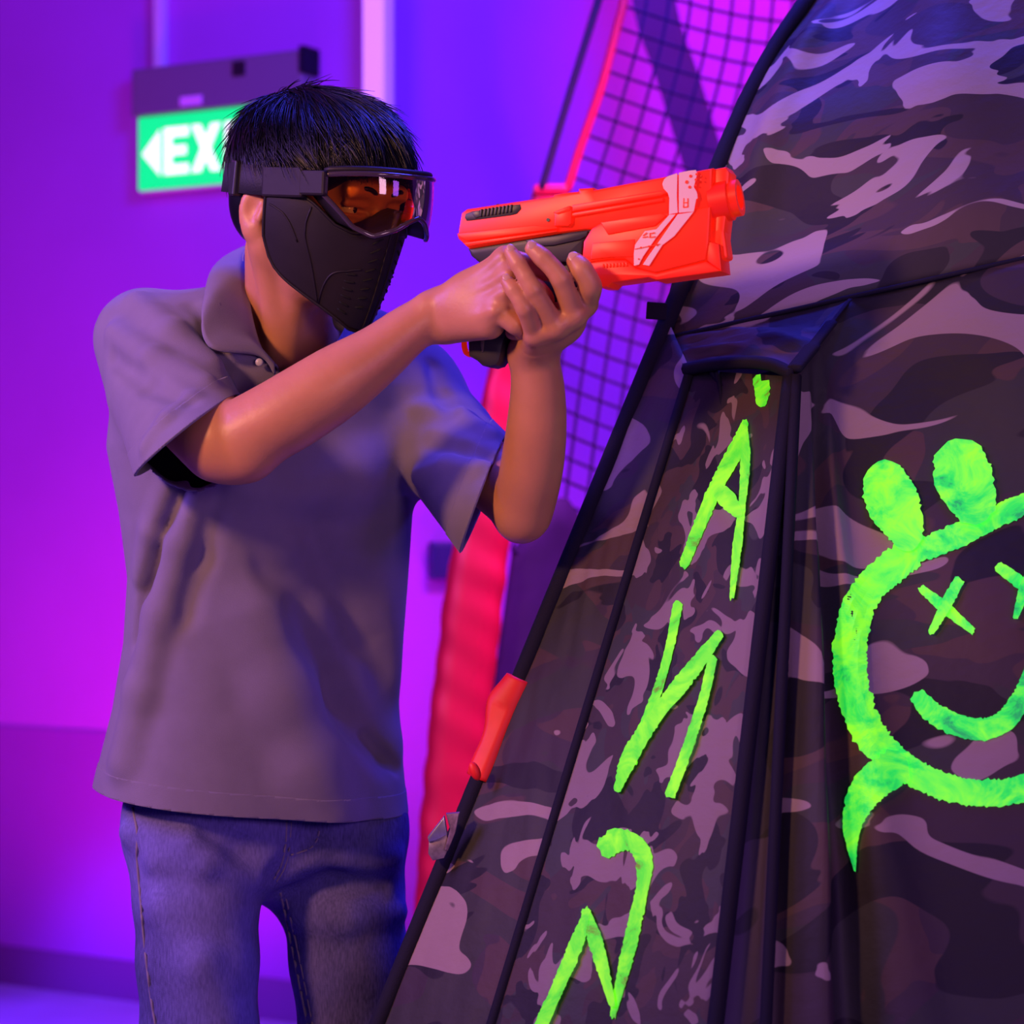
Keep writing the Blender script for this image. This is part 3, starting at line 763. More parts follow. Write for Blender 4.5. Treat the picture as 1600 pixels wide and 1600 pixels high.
# ---- head, neck and trunk
B = Sdf((-0.50, 2.36, 0.78), (0.12, 2.86, 1.74), 0.0028)
B.ell(H(-.012, 0, .033), (.090, .073, .073), HR, .02)
B.ell(H(.030, 0, -.030), (.062, .062, .085), HR, .03)
for s in (-1, 1):
    B.cone(H(-.010, s*.056, -.060), H(.066, s*.016, -.102), .018, .018, .02)
    B.ell(H(.060, s*.040, -.028), (.022, .018, .020), HR, .02)
B.ell(H(.082, 0, -.105), (.018, .020, .016), HR, .02)
B.cone(H(.086, -.040, .020), H(.086, .040, .020), .012, .012, .015)
for s in (-1, 1): B.ell(H(.098, s*.032, -.001), (.018, .017, .011), HR, .010, 'sub')
B.cone(H(.090, 0, .002), H(.106, 0, -.030), .008, .010, .010)
for s in (-1, 1): B.ell(H(.096, s*.011, -.033), (.010, .008, .008), HR, .006)
for s in (-1, 1):   # eyelids
    B.cone(H(.087, s*.018, .004), H(.083, s*.046, .004), .0042, .0042, .004)
    B.cone(H(.088, s*.018, -.009), H(.083, s*.045, -.008), .0035, .0035, .004)
B.cone(H(.096, -.018, -.064), H(.096, .018, -.064), .008, .008, .008); B.cone(H(.094, -.016, -.076), H(.094, .016, -.076), .008, .008, .006)
B.cone(H(.106, -.02, -.070), H(.106, .02, -.070), .003, .003, .004, 'sub')
for s in (-1, 1):   # ears
    er = np.stack([hf*0.93-hl*s*0.36, hl*0.93*s+hf*0.36, hu], 1)
    B.ell(H(-.024, s*.077, -.022), (.018, .007, .027), er, .006)
    B.ell(H(-.024, s*.075, -.043), (.009, .006, .010), HR, .006)
    B.ell(H(-.020, s*.0845, -.021), (.010, .006, .017), er, .004, 'sub')
    B.cone(H(-.010, s*.080, -.030), H(-.008, s*.078, -.018), .0045, .0045, .004)
nb = nv(P(446, 570, 2.665))
B.cone(H(-.034, 0, -.070), nb+np.array([.006, 0, 0]), .048, .054, .03)
B.cone(H(.02, -.03, -.10), nv(P(450, 560, 2.61)), .010, .012, .03); B.cone(H(-.02, -.062, -.05), nv(P(440, 572, 2.60)), .012, .010, .025)
B.cone(nv(P(345, 580, 2.67)), nv(P(560, 600, 2.72)), .05, .05, .05)
B.cone(nv(P(430, 640, 2.69)), nv(P(405, 1180, 2.67)), .085, .075, .05, flat=(0.5, -0.86, 0), fs=0.75)
B.cone(nv(P(270, 560, 2.62)), nv(P(340, 575, 2.66)), .034, .042, .04); B.cone(nv(P(620, 630, 2.72)), nv(P(560, 600, 2.71)), .036, .042, .04)
body_parts = [B.mesh(2)]

# ---- right arm and right hand (closed round the pistol grip)
def hand_digit(S, pts, rad, k=.004):
    q = crom([list(P(*p))+[r] for p, r in zip(pts, rad)], 13)
    S.chain(list(q[:, :3]), list(q[:, 3]), .0025)
    for p, r in list(zip(pts, rad))[1:-1]: S.ell(nv(P(p[0], p[1], p[2]))+np.array([0, -.001, 0]), (r*.97,)*3, None, .004)
RA = Sdf((-0.47, 2.28, 1.22), (0.07, 2.66, 1.56), 0.0017)
W_r = P(690, 494, 2.425)
RA.chain([nv(P(255, 565, 2.58)), nv(P(284, 630, 2.49)), nv(P(345, 690, 2.412))], [.038, .046, .0455], .012)
q_ = crom([list(P(376, 684, 2.405))+[.0405], list(P(430, 657, 2.402))+[.0415], list(P(480, 627, 2.402))+[.0408], list(P(531, 594, 2.405))+[.0385], list(P(590, 554, 2.413))+[.0315], list(P(639, 515, 2.42))+[.0265], list(P(688, 485, 2.424))+[.0240]], 22)
RA.chain(list(q_[:, :3]), list(q_[:, 3]), .003)
RA.ell(nv(P(386, 722, 2.40)), (.020, .022, .018), None, .03)          # elbow point
RA.ell(nv(P(672, 474, 2.412)), (.012, .010, .010), None, .014)       # wrist bone
mc_r = [((790, 405, 2.372), .0125), ((799, 430, 2.362), .0125), ((795, 459, 2.362), .0120), ((777, 486, 2.368), .0120)]
for (m, r), off in zip(mc_r, ((0, -16), (4, -6), (2, 6), (-2, 16))):
    RA.cone(nv(P(690+off[0], 494+off[1], 2.424)), nv(P(*m)), .0155, r, .014)
    RA.ell(nv(P(*m)), (r*1.06,)*3, None, .008)
for a_, b_ in (((704, 470, 2.408), (786, 400, 2.361)), ((704, 480, 2.406), (794, 428, 2.350)), ((706, 492, 2.406), (789, 458, 2.351)), ((708, 504, 2.408), (772, 486, 2.357))):
    RA.cone(nv(P(*a_)), nv(P(*b_)), .0022, .0042, .006)           # tendons on the back of the hand
RA.ell(nv(P(742, 470, 2.400)), (.034, .016, .028), None, .02)          # palm
RA.cone(nv(P(705, 510, 2.42)), nv(P(765, 508, 2.385)), .016, .0155, .015)  # heel of the hand
hand_digit(RA, [(790, 405, 2.372), (822, 412, 2.365), (848, 424, 2.372), (862, 430, 2.385)], [.0118, .0100, .0088, .0075])
hand_digit(RA, [(799, 430, 2.362), (838, 452, 2.362), (852, 470, 2.385), (835, 476, 2.405)], [.0118, .0102, .0092, .008])
hand_digit(RA, [(795, 459, 2.362), (826, 486, 2.363), (838, 498, 2.385), (820, 500, 2.405)], [.0115, .0098, .009, .008])
hand_digit(RA, [(777, 486, 2.368), (806, 508, 2.366), (818, 518, 2.385), (800, 520, 2.402)], [.0112, .0098, .0088, .0075])
hand_digit(RA, [(705, 480, 2.432), (745, 440, 2.452), (785, 420, 2.462), (818, 416, 2.455)], [.0145, .0125, .0105, .0085], .008)
body_parts.append(RA.mesh(2))

# ---- left arm and left hand (fingers folded over the right hand)
LA = Sdf((-0.16, 2.28, 1.16), (0.13, 2.80, 1.54), 0.0017)
LA.chain([nv(P(670, 640, 2.70)), nv(P(735, 715, 2.62)), nv(P(814, 790, 2.505))], [.036, .040, .0345], .008)
q_ = crom([list(P(818, 796, 2.505))+[.0335], list(P(830, 735, 2.48))+[.0345], list(P(838, 672, 2.462))+[.0328], list(P(840, 606, 2.445))+[.0290], list(P(833, 548, 2.428))+[.0250]], 20)
LA.chain(list(q_[:, :3]), list(q_[:, 3]), .003)
LA.ell(nv(P(812, 818, 2.505)), (.017, .018, .016), None, .025)
mc_l = [((914, 474, 2.372), .0125), ((896, 493, 2.360), .0125), ((868, 511, 2.358), .0120), ((836, 522, 2.366), .0112)]
for (m, r), off in zip(mc_l, ((12, -4), (6, 0), (-4, 2), (-14, 4))):
    LA.cone(nv(P(834+off[0], 548+off[1], 2.428)), nv(P(*m)), .0145, r, .016)
    LA.ell(nv(P(*m)), (r*1.05,)*3, None, .008)
LA.ell(nv(P(868, 505, 2.395)), (.030, .018, .022), None, .016)
FL = {'index': ([(914, 474, 2.372), (922, 448, 2.348), (909, 422, 2.342), (899, 409, 2.346)], [.0122, .0118, .0112, .0098]),
      'middle': ([(896, 493, 2.360), (876, 436, 2.338), (848, 403, 2.336), (832, 389, 2.338)], [.0118, .0102, .0093, .0083]),
      'ring': ([(868, 511, 2.358), (833, 452, 2.335), (809, 412, 2.337), (798, 394, 2.340)], [.0112, .0091, .0083, .0074]),
      'pinky': ([(836, 522, 2.366), (820, 483, 2.340), (802, 453, 2.340), (792, 440, 2.343)], [.0105, .0086, .0078, .0070])}
for p, r in FL.values(): hand_digit(LA, p, r)
hand_digit(LA, [(846, 530, 2.43), (862, 480, 2.455), (868, 445, 2.462), (872, 420, 2.455)], [.0145, .0125, .0105, .0085], .008)
body_parts.append(LA.mesh(2))
bv, bq = join_np(*body_parts)
link('body', mesh_np(bv, bq), M['skin'], person)

# fingernails of the left hand
for k, (p, r) in FL.items():
    a, b = nv(P(*p[-2])), nv(P(*p[-1])); ax = unit(b-a)
    back = unit(np.array([0.25, -1.0, 0.25]) if k != 'index' else np.array([-0.1, -1, 0.35])); back = unit(back-ax*(back@ax)); sd = np.cross(ax, back)
    c = b + back*(r[-1]*0.86) + ax*0.0015
    MB().ball(c, (r[-1]*0.72, r[-1]*0.62, 0.0016), Matrix(np.stack([ax, sd, back], 1).tolist())).build('fingernail', M['nail'], person, True)

# eyes
for s in (-1, 1):
    c = H(.0752, s*.032, -.002)
    e = MB().ball(c, .0110, None, 24, 16).build('eye', M['eye'], person, True)
    g = unit(hf*1.0 + hl*0.10 + hu*0.05)
    MB().ball(c+g*.0074, (.0052, .0052, .0045), Vector(g).to_track_quat('Z', 'Y').to_matrix(), 20, 10).build('iris', M['iris'], e, True)
    mbb = MB(); mbb.tube(crom([H(.0985, s*.013, .019), H(.0975, s*.029, .024), H(.0865, s*.046, .019)], 10), [.0016]+[.0028]*8+[.001], 8)
    mbb.build('eyebrow', M['hair'], person, True)

# ---- hair: dense cap plus loose strands combed forward from the crown
HS = Sdf((HC-0.17).tolist(), (HC+0.17).tolist(), 0.0030)
HS.ell(H(-.006, 0, .040), (.103, .080, .078), HR, .02)
HS.ell(H(.046, 0, .062), (.050, .062, .040), HR, .03)
HS.ell(H(-.058, 0, -.014), (.048, .066, .060), HR, .03)
HS.ell(H(.105, 0, -.060), (.080, .12, .100), HR, .010, 'sub')           # face opening
for s in (-1, 1):
    HS.ell(H(.002, s*.095, -.055), (.050, .040, .062), HR, .010, 'sub')  # round the ears
HS.ell(H(-.02, 0, -.13), (.12, .12, .065), HR, .012, 'sub')
hv, hq = HS.mesh(2)
def strands(n, seed):
    rs = np.random.RandomState(seed); V = []; Q = []; o = 0
    c0 = np.array([-.005, 0, .040]); rr = np.array([.111, .084, .082])
    STEP = 11
    clumps = rs.normal(0, 0.22, (60, 3)); cdir = rs.normal(0, 1, (60, 3)); cdir[:, 2] = np.abs(cdir[:, 2]); cdir /= np.linalg.norm(cdir, axis=1, keepdims=True)
    for _ in range(n):
        th = rs.uniform(-math.pi, math.pi); ph = rs.uniform(0.02, 1.0)**0.7*1.75
        d = np.array([math.sin(ph)*math.cos(th), math.sin(ph)*math.sin(th), math.cos(ph)])
        if d[2] < -0.25 and d[0] > -0.25: continue
        p = d.copy(); cl = clumps[int(np.argmax(cdir@d))]; L_ = rs.uniform(.06, .115); lift = rs.uniform(0.0, 0.007) + 0.004*abs(cl[0])/0.22 + (0.010 if rs.rand() < 0.08 else 0)
        w0 = np.array([-0.45, 0.1, 0.88])
        pts = []
        for k in range(STEP):
            t = k/(STEP-1)
            q = c0 + p*(rr + 0.001 + lift*t*t)
            pts.append(HC + HR@q)
            g = p-w0*0.9 + np.array([0.55 if p[2] > 0.0 else 0.1, 0, -0.35 if p[0] < 0.75 else -0.75]) + rs.normal(0, 0.05, 3) + cl
            g = g - p*(g@p); g /= np.linalg.norm(g)+1e-9
            p = p+g*L_/(STEP-1)/0.095; p /= np.linalg.norm(p)
            if p[0] > 0.55 and p[2] < rs.uniform(-.16, .12) or (-0.2 < p[0] <= 0.55 and p[2] < -0.33) or p[2] < -0.62: break
        if len(pts) < 4: continue
        pts = np.array(pts); m = len(pts)
        tg = np.gradient(pts, axis=0); tg /= np.linalg.norm(tg, axis=1, keepdims=True)
        nr = pts-HC; nr /= np.linalg.norm(nr, axis=1, keepdims=True); sd = np.cross(tg, nr)
        r = rs.uniform(.0008, .0016)*np.sqrt(np.linspace(1, 0.02, m))[:, None]
        for a, b in ((1, 0), (0, .8), (-1, 0), (0, -.8)): V.append(pts+sd*r*a+nr*r*b)
        base = np.arange(m)
        for k in range(4):
            k2 = (k+1) % 4
            Q.append(np.stack([o+k*m+base[:-1], o+k2*m+base[:-1], o+k2*m+base[1:], o+k*m+base[1:]], 1))
        o += 4*m
    return np.vstack(V), np.vstack(Q)
sv, sq = strands(7500, 5)
link('hair', mesh_np(*join_np((hv, hq), (sv, sq))), M['hair'], person)

# ================================================================ POLO SHIRT
ths = R(32); ax_w = np.array([math.cos(ths), math.sin(ths), 0]); ax_d = np.array([math.sin(ths), -math.cos(ths), 0])
T = Sdf((-0.56, 2.28, 0.84), (0.06, 2.92, 1.53), 0.0030)
rows = [(430, 395, 450), (450, 350, 500), (466, 290, 550), (488, 238, 600), (520, 212, 630), (600, 196, 648), (700, 186, 644), (800, 204, 636), (900, 216, 630), (1000, 210, 622), (1100, 194, 616), (1200, 170, 620), (1290, 152, 628), (1400, 140, 632)]
ry = np.array([r[0] for r in rows], float); rl = np.array([r[1] for r in rows], float); rr_ = np.array([r[2] for r in rows], float)
zz = T.lo[2]+np.arange(T.n[2])*T.h
YT = 2.655
pyz = 800-(zz-CAMH)*F/YT
Lz = (np.interp(pyz, ry, rl)-800)*YT/F; Rz = (np.interp(pyz, ry, rr_)-800)*YT/F
ext = math.sqrt(math.cos(ths)**2+(0.62*math.sin(ths))**2)
cx = (Lz+Rz)/2; hw = (Rz-Lz)/2/ext; dp = hw*np.interp(pyz, [420, 520, 900, 1300], [0.75, 0.62, 0.60, 0.62])
X = (T.lo[0]+np.arange(T.n[0])*T.h)[:, None, None]; Yg = (T.lo[1]+np.arange(T.n[1])*T.h)[None, :, None]
qa = (X-cx)*ax_w[0]+(Yg-YT)*ax_w[1]; qb = (X-cx)*ax_d[0]+(Yg-YT)*ax_d[1]
pw = 2.35
rad = (np.abs(qa/hw)**pw+np.abs(qb/dp)**pw)**(1/pw)
D0 = (rad-1)*np.minimum(hw, dp)*1.15
D0 = np.where(pyz[None, None, :] < 425, 1.0, D0)
T.D = np.minimum(T.D, D0.astype(np.float32))
def hit(S, px, py, y0=2.28, y1=2.85):
    o = np.array([0, 0, CAMH]); d = nv(P(px, py, 1.0))-o
    ys = np.arange(y0, y1, 0.001); pts = o+d*ys[:, None]
    ii = np.round((pts-S.lo)/S.h).astype(int); ok = ((ii >= 0) & (ii < S.n)).all(1)
    for k in np.where(ok)[0]:
        if S.D[tuple(ii[k])] < 0: return pts[k], d/np.linalg.norm(d)
    return None
def fold(S, pts, r, amp, mode='add', k=.02, off=None):
    """a cloth ridge (or groove) along photo points on the surface"""
    hs = [hit(S, x, y) for x, y in pts]; hs = [h for h in hs if h]
    n = len(hs); rr = r if hasattr(r, '__len__') else [r]*n
    out = []
    for i, (p, d) in enumerate(hs):
        a = amp*math.sin(math.pi*min(1, (i+0.6)/n))**0.5 if off is None else amp
        out.append(p + d*(rr[min(i, len(rr)-1)]-a) if mode == 'add' else p - d*(rr[min(i, len(rr)-1)]-a))
    S.chain(out, [rr[min(i, len(rr)-1)] for i in range(n)], k, mode)
def seg(a, b, n=6): return [(a[0]+(b[0]-a[0])*t, a[1]+(b[1]-a[1])*t) for t in np.linspace(0, 1, n)]
# grooves first, then ridges
fold(T, [(425, 800), (465, 900), (515, 1000), (565, 1090), (608, 1170)], [.022, .034, .040, .036, .022], .022, 'sub', .03)
fold(T, [(500, 830), (545, 960), (585, 1060), (612, 1120)], [.03, .05, .05, .03], .008, 'sub', .05)
fold(T, [(296, 745), (262, 830), (232, 920), (218, 1000)], [.012, .015, .015, .010], .017, 'sub', .012)
fold(T, [(330, 770), (310, 870), (285, 960)], [.010, .012, .010], .006, 'sub', .02)
fold(T, [(644, 640), (640, 700), (636, 760)], .012, .010, 'sub', .014)
fold(T, [(385, 745), (430, 850), (480, 960), (530, 1060), (585, 1160), (640, 1250)], [.016, .020, .022, .022, .020, .016], .014, 'add', .03)
fold(T, [(318, 750), (282, 850), (250, 960), (222, 1080), (200, 1190)], [.012, .014, .016, .018, .020], .013, 'add', .018)
fold(T, [(270, 740), (236, 830), (222, 900)], .010, .005, 'add', .012)
fold(T, [(452, 760), (540, 745), (610, 700)], [.02, .026, .02], .006, 'add', .04)
fold(T, [(400, 960), (430, 1080), (470, 1200), (500, 1270)], [.03, .035, .035, .03], .004, 'add', .04)
fold(T, [(570, 1150), (600, 1185), (622, 1200)], .006, .004, 'sub', .010)
# shoulders and sleeves
T.cone(nv(P(350, 500, 2.69)), nv(P(228, 522, 2.61)), .040, .046, .04)
T.cone(nv(P(520, 560, 2.72)), nv(P(640, 612, 2.735)), .050, .055, .05)
TORSO = T.D.copy()
sa_r, sb_r = nv(P(226, 530, 2.60)), nv(P(322, 738, 2.405))
T.cone(sa_r, nv(P(262, 606, 2.53)), .054, .066, .03); T.cone(nv(P(262, 606, 2.53)), sb_r+unit(sb_r-nv(P(262, 606, 2.53)))*.09, .066, .078, .012)
sa_l, sb_l = nv(P(640, 622, 2.735)), nv(P(790, 805, 2.535))
T.cone(sa_l, nv(P(690, 690, 2.68)), .060, .062, .04); T.cone(nv(P(690, 690, 2.68)), sb_l+unit(sb_l-nv(P(690, 690, 2.68)))*.07, .062, .069, .015)
def off_torso(c):
    i = np.clip(np.round((nv(c)-T.lo)/T.h).astype(int), 0, T.n-1); return TORSO[tuple(i)]
# sleeve creases
fold(T, [(215, 470), (270, 520), (330, 570)], .010, .005, 'add', .02)
fold(T, [(180, 520), (240, 560), (320, 600)], .009, .005, 'add', .018)
fold(T, [(172, 560), (230, 600), (290, 625)], .008, .004, 'sub', .014)
fold(T, [(300, 470), (330, 500), (355, 560)], .008, .006, 'sub', .014)
fold(T, [(230, 700), (262, 655), (300, 622)], .007, .003, 'add', .012)
fold(T, [(660, 640), (715, 650), (770, 682)], .008, .005, 'add', .016)
fold(T, [(665, 690), (720, 700), (765, 715)], .008, .005, 'sub', .014)
fold(T, [(655, 745), (700, 730), (750, 735)], .009, .005, 'add', .016)
fold(T, [(680, 570), (690, 610), (705, 640)], .008, .004, 'sub', .014)
# hollow for the neck
T.cone(nb+np.array([0, 0, .10])+unit(H(0, 0, 0)-nb)*.02, nb+np.array([-0.002, -0.03, .0]), .075, .050, .012, 'sub')
tv, tq = T.mesh(3)
shirt_me = mesh_np(tv, tq)
hp = [nv(P(158, 1228, 2.60)), nv(P(470, 1280, 2.56)), nv(P(627, 1268, 2.70))]
hn = np.cross(hp[1]-hp[0], hp[2]-hp[0]); hn = unit(hn); hn = hn if hn[2] < 0 else -hn
cut(shirt_me, Vector(hp[1]), Vector(hn))
def off_axis(c, a, ax): v = nv(c)-a; return np.linalg.norm(v-ax*(v@ax))
def sleeve_plane(a, b, c):
    """plane of the cuff: contains the photo line a-b, crosses the sleeve axis squarely in depth"""
    n = np.cross(b-a, c-a); return unit(n)
cr0, cr1 = nv(P(372, 606, 2.39)), nv(P(214, 738, 2.40))
axr = unit(sb_r-sa_r)
nr_ = unit(np.array([0.66, 0.05, -0.75])); nr_ = unit(nr_-unit(cr1-cr0)*(nr_@unit(cr1-cr0)))
cut(shirt_me, Vector((cr0+cr1)/2), Vector(nr_), lambda c: (Vector(c)-Vector(sb_r)).length < 0.24 and off_axis(c, sa_r, axr) < .115 and off_torso(c) > .014 and (nv(c)-sa_r)@axr > 0.10)
cl0, cl1 = nv(P(782, 688, 2.51)), nv(P(728, 836, 2.51))
axl = unit(sb_l-sa_l)
nl_ = unit(np.array([0.945, -0.03, -0.33])); nl_ = unit(nl_-unit(cl1-cl0)*(nl_@unit(cl1-cl0)))
cut(shirt_me, Vector((cl0+cl1)/2), Vector(nl_), lambda c: (Vector(c)-Vector(sb_l)).length < 0.22 and off_axis(c, sa_l, axl) < .105 and off_torso(c) > .014 and (nv(c)-sa_l)@axl > 0.10)
# neck opening
cut(shirt_me, Vector(nv(P(440, 545, 2.62))), Vector(unit(np.array([0.10, -0.55, 1.0]))), lambda c: (nv(c)-nb)[0]**2+(nv(c)-nb)[1]**2 < 0.074**2)
def in_poly(x, y, poly):
    c = False
    for (x0, y0), (x1, y1) in zip(poly, poly[1:]+poly[:1]):
        if (y0 > y) != (y1 > y) and x < (x1-x0)*(y-y0)/(y1-y0)+x0: c = not c
    return c
VNECK = [(345, 380), (340, 520), (392, 546), (430, 582), (456, 580), (525, 560), (570, 510), (585, 400)]
bm = bmesh.new(); bm.from_mesh(shirt_me)
bmesh.ops.delete(bm, geom=[f for f in bm.faces if f.calc_center_median().y < 2.70 and in_poly(800+f.calc_center_median().x*F/f.calc_center_median().y, 800-(f.calc_center_median().z-CAMH)*F/f.calc_center_median().y, VNECK)], context='FACES')
bm.to_mesh(shirt_me); bm.free()
shirt = link('polo_shirt', shirt_me, M['shirt'], person)
def band(name, me, co, no, w, parent, keep, off=0.0009):
    """stitched band: copy of the cloth near an edge, a little proud of it"""
    m2 = me.copy(); m2.transform(Matrix.Translation(Vector(PL_)))
    bm = bmesh.new(); bm.from_mesh(m2)
    dl = [f for f in bm.faces if not (keep(nv(f.calc_center_median())) and -w-.008 < (nv(f.calc_center_median())-co)@no < 0.004)]
    bmesh.ops.delete(bm, geom=dl, context='FACES')
    bmesh.ops.bisect_plane(bm, geom=bm.verts[:]+bm.edges[:]+bm.faces[:], plane_co=co-no*w, plane_no=-no, clear_outer=True)
    # keep the largest connected piece
    seen, best = set(), []
    for v in bm.verts:
        if v in seen: continue
        comp, st = [], [v]; seen.add(v)
        while st:
            x = st.pop(); comp.append(x)
            for e in x.link_edges:
                y = e.other_vert(x)
                if y not in seen: seen.add(y); st.append(y)
        if len(comp) > len(best): best = comp
    bs = set(best); bmesh.ops.delete(bm, geom=[v for v in bm.verts if v not in bs], context='VERTS')
    bm.normal_update()
    for v in bm.verts: v.co += v.normal*off
    bm.to_mesh(m2); bm.free(); m2.materials.clear()
    o = link(name, m2, M['shirt'], parent)
    md = o.modifiers.new('thickness', 'SOLIDIFY'); md.thickness = 0.0016; md.offset = -1
    return o
PL_ = nv(person.location)
shirt_me.update()
band('hem', shirt_me, hp[1], hn, .026, shirt, lambda c: True)
band('cuff', shirt_me, (cr0+cr1)/2, nr_, .024, shirt, lambda c: np.linalg.norm(c-sb_r) < 0.22 and off_axis(c, sa_r, axr) < .115 and off_torso(c) > .012)
band('cuff', shirt_me, (cl0+cl1)/2, nl_, .024, shirt, lambda c: np.linalg.norm(c-sb_l) < 0.20 and off_axis(c, sa_l, axl) < .105 and off_torso(c) > .012)
md = shirt.modifiers.new('cloth', 'SOLIDIFY'); md.thickness = 0.0018; md.offset = -1

def crom_uniform(pts, n):
    p = np.array([list(q) for q in pts], float); q = np.vstack([2*p[0]-p[1], p, 2*p[-1]-p[-2]]); out = []
    for s_ in np.linspace(0, len(p)-1-1e-6, n):
        i = int(s_)+1; t = s_-int(s_); a, b, c, d = q[i-1], q[i], q[i+1], q[i+2]
        out.append(0.5*((2*b)+(-a+c)*t+(2*a-5*b+4*c-d)*t*t+(-a+3*b-3*c+d)*t**3))
    return np.array(out)
# collar: folded ring round the neck, open at the front
def on_shirt(px, py, lift):
    h = hit(T, px, py); return h[0]-h[1]*lift if h else nv(P(px, py, 2.6))
ctop = crom_uniform([P(436, 576, 2.548), P(412, 548, 2.548), P(397, 505, 2.568), P(386, 440, 2.620), P(384, 392, 2.690), P(424, 372, 2.745), P(486, 384, 2.765), P(532, 430, 2.730), P(545, 490, 2.665), P(512, 550, 2.600), P(446, 582, 2.556)], 90)
cbot = crom_uniform([on_shirt(429, 586, .004), on_shirt(405, 557, .012), on_shirt(328, 541, .010), on_shirt(316, 476, .010), P(340, 430, 2.715), P(410, 412, 2.790), P(496, 422, 2.805), P(570, 465, 2.755), P(592, 535, 2.680), on_shirt(556, 600, .008), on_shirt(454, 600, .004)], 90)
CN = 12; CV = np.zeros((90, CN, 3))
cen = nb
for j in range(CN):
    t = j/(CN-1)
    CV[:, j] = ctop*(1-t)+cbot*t
    out_ = CV[:, j]-cen; out_[:, 2] = 0.012; out_ /= np.linalg.norm(out_, axis=1, keepdims=True)
    CV[:, j] += out_*0.013*math.sin(math.pi*t)**0.8 + np.array([0, 0, 0.006*math.sin(math.pi*t)])
idx = np.arange(90*CN).reshape(90, CN)
cq = np.stack([idx[:-1, :-1], idx[:-1, 1:], idx[1:, 1:], idx[1:, :-1]], -1).reshape(-1, 4)
co = link('collar', mesh_np(CV.reshape(-1, 3), cq), M['shirt'], shirt)
md = co.modifiers.new('thickness', 'SOLIDIFY'); md.thickness = 0.0028; md.offset = 1
# inner stand of the collar
st2 = ctop + np.array([0, 0, -0.035]) + unit(np.array([0, 0, 1.0]))*0
SV = np.stack([ctop, ctop*0.5+st2*0.5, st2], 1); idx = np.arange(90*3).reshape(90, 3)
cq = np.stack([idx[:-1, :-1], idx[:-1, 1:], idx[1:, 1:], idx[1:, :-1]], -1).reshape(-1, 4)
so = link('collar_stand', mesh_np(SV.reshape(-1, 3), cq), M['shirt'], shirt)
md = so.modifiers.new('thickness', 'SOLIDIFY'); md.thickness = 0.002
mb = MB(); pk = [h[0]-h[1]*0.001 for h in (hit(T, x, y) for x, y in ((436, 592), (440, 620), (445, 660), (450, 700))) if h]
mb.tube(crom(pk, 16), 0.0095, 10, flat=0.28); mb.build('placket', M['shirt'], shirt, True)
MB().ball(on_shirt(405, 566, .012), (.0045, .002, .0045)).build('button', mat('shirt_button', (0.45, 0.42, 0.45), 0.3), shirt, True)

# ================================================================ JEANS AND SHOES
J = Sdf((-0.53, 2.42, 0.02), (-0.01, 2.90, 0.96), 0.0040)
def leg(pts, rad, fs=1.0): J.chain([nv(P(*p)) for p in pts], rad, .012, flat=(0.5, -0.86, 0), fs=1.0)
leg([(306, 1318, 2.605), (307, 1400, 2.595), (309, 1500, 2.585), (312, 1620, 2.58), (316, 1850, 2.58), (326, 2080, 2.60), (334, 2390, 2.62)], [.0800, .0725, .0695, .0675, .060, .055, .056])
leg([(536, 1318, 2.700), (535, 1400, 2.700), (545, 1500, 2.695), (556, 1620, 2.69), (585, 1850, 2.69), (600, 2080, 2.71), (612, 2390, 2.73)], [.0760, .0740, .0705, .0675, .060, .055, .056])
J.cone(nv(P(304, 1266, 2.625)), nv(P(532, 1266, 2.70)), .080, .074, .04)
J.cone(nv(P(330, 1235, 2.63)), nv(P(500, 1235, 2.69)), .07, .07, .04)
J.cone(nv(P(365, 1318, 2.615)), nv(P(470, 1318, 2.66)), .060, .060, .02)
J.cone(nv(P(418, 1345, 2.60)), nv(P(440, 1345, 2.66)), .024, .026, .02)
J.ell(nv(P(420, 1340, 2.72)), (.11, .07, .05), None, .05)
for pts, r, a, mode in (([(205, 1300), (300, 1318), (400, 1360)], .012, .005, 'add'), ([(330, 1290), (380, 1330), (412, 1372)], .012, .007, 'sub'),
                        ([(245, 1345), (320, 1350), (390, 1372)], .010, .004, 'add'), ([(460, 1330), (530, 1345), (610, 1340)], .012, .004, 'add'),
                        ([(450, 1400), (520, 1380), (600, 1392)], .010, .004, 'sub'), ([(470, 1430), (540, 1440), (620, 1425)], .010, .003, 'add'),
                        ([(500, 1290), (470, 1330), (440, 1370)], .010, .005, 'sub'), ([(260, 1420), (310, 1500), (340, 1590)], .02, .003, 'add')):
    fold(J, pts, r, a, mode, .02)
jv, jq = J.mesh(3)
jeans = link('jeans', mesh_np(jv, jq), M['denim'], person)
def seam(name, pts, r, lift=0.0006, n=60):
    q = crom([(x, y) for x, y in pts], n)
    hs = [hit(J, x, y, 2.44, 2.88) for x, y in q]; hs = [h[0]-h[1]*lift for h in hs if h]
    if len(hs) > 3: MB().tube(hs, r, 6).build(name, M['thread'], jeans, True)
seam('side_seam', [(207, 1262), (214, 1300), (214, 1340), (219, 1400), (226, 1480), (236, 1560), (246, 1620)], .0016)
seam('fly_seam', [(448, 1284), (446, 1320), (440, 1350), (428, 1374)], .0013)
seam('fly_seam', [(455, 1284), (452, 1325), (445, 1355), (432, 1378)], .0011)
seam('fly_stitch', [(500, 1286), (496, 1310), (484, 1326), (455, 1336)], .0012)
seam('inseam', [(438, 1395), (448, 1440), (460, 1500), (472, 1560), (482, 1610)], .0016)
seam('inseam', [(446, 1400), (456, 1445), (468, 1500), (480, 1560), (490, 1610)], .0012)
M['shoe'] = mat('dark_shoe', (0.03, 0.03, 0.035), 0.5); M['sole'] = mat('shoe_sole', (0.5, 0.5, 0.5), 0.6)
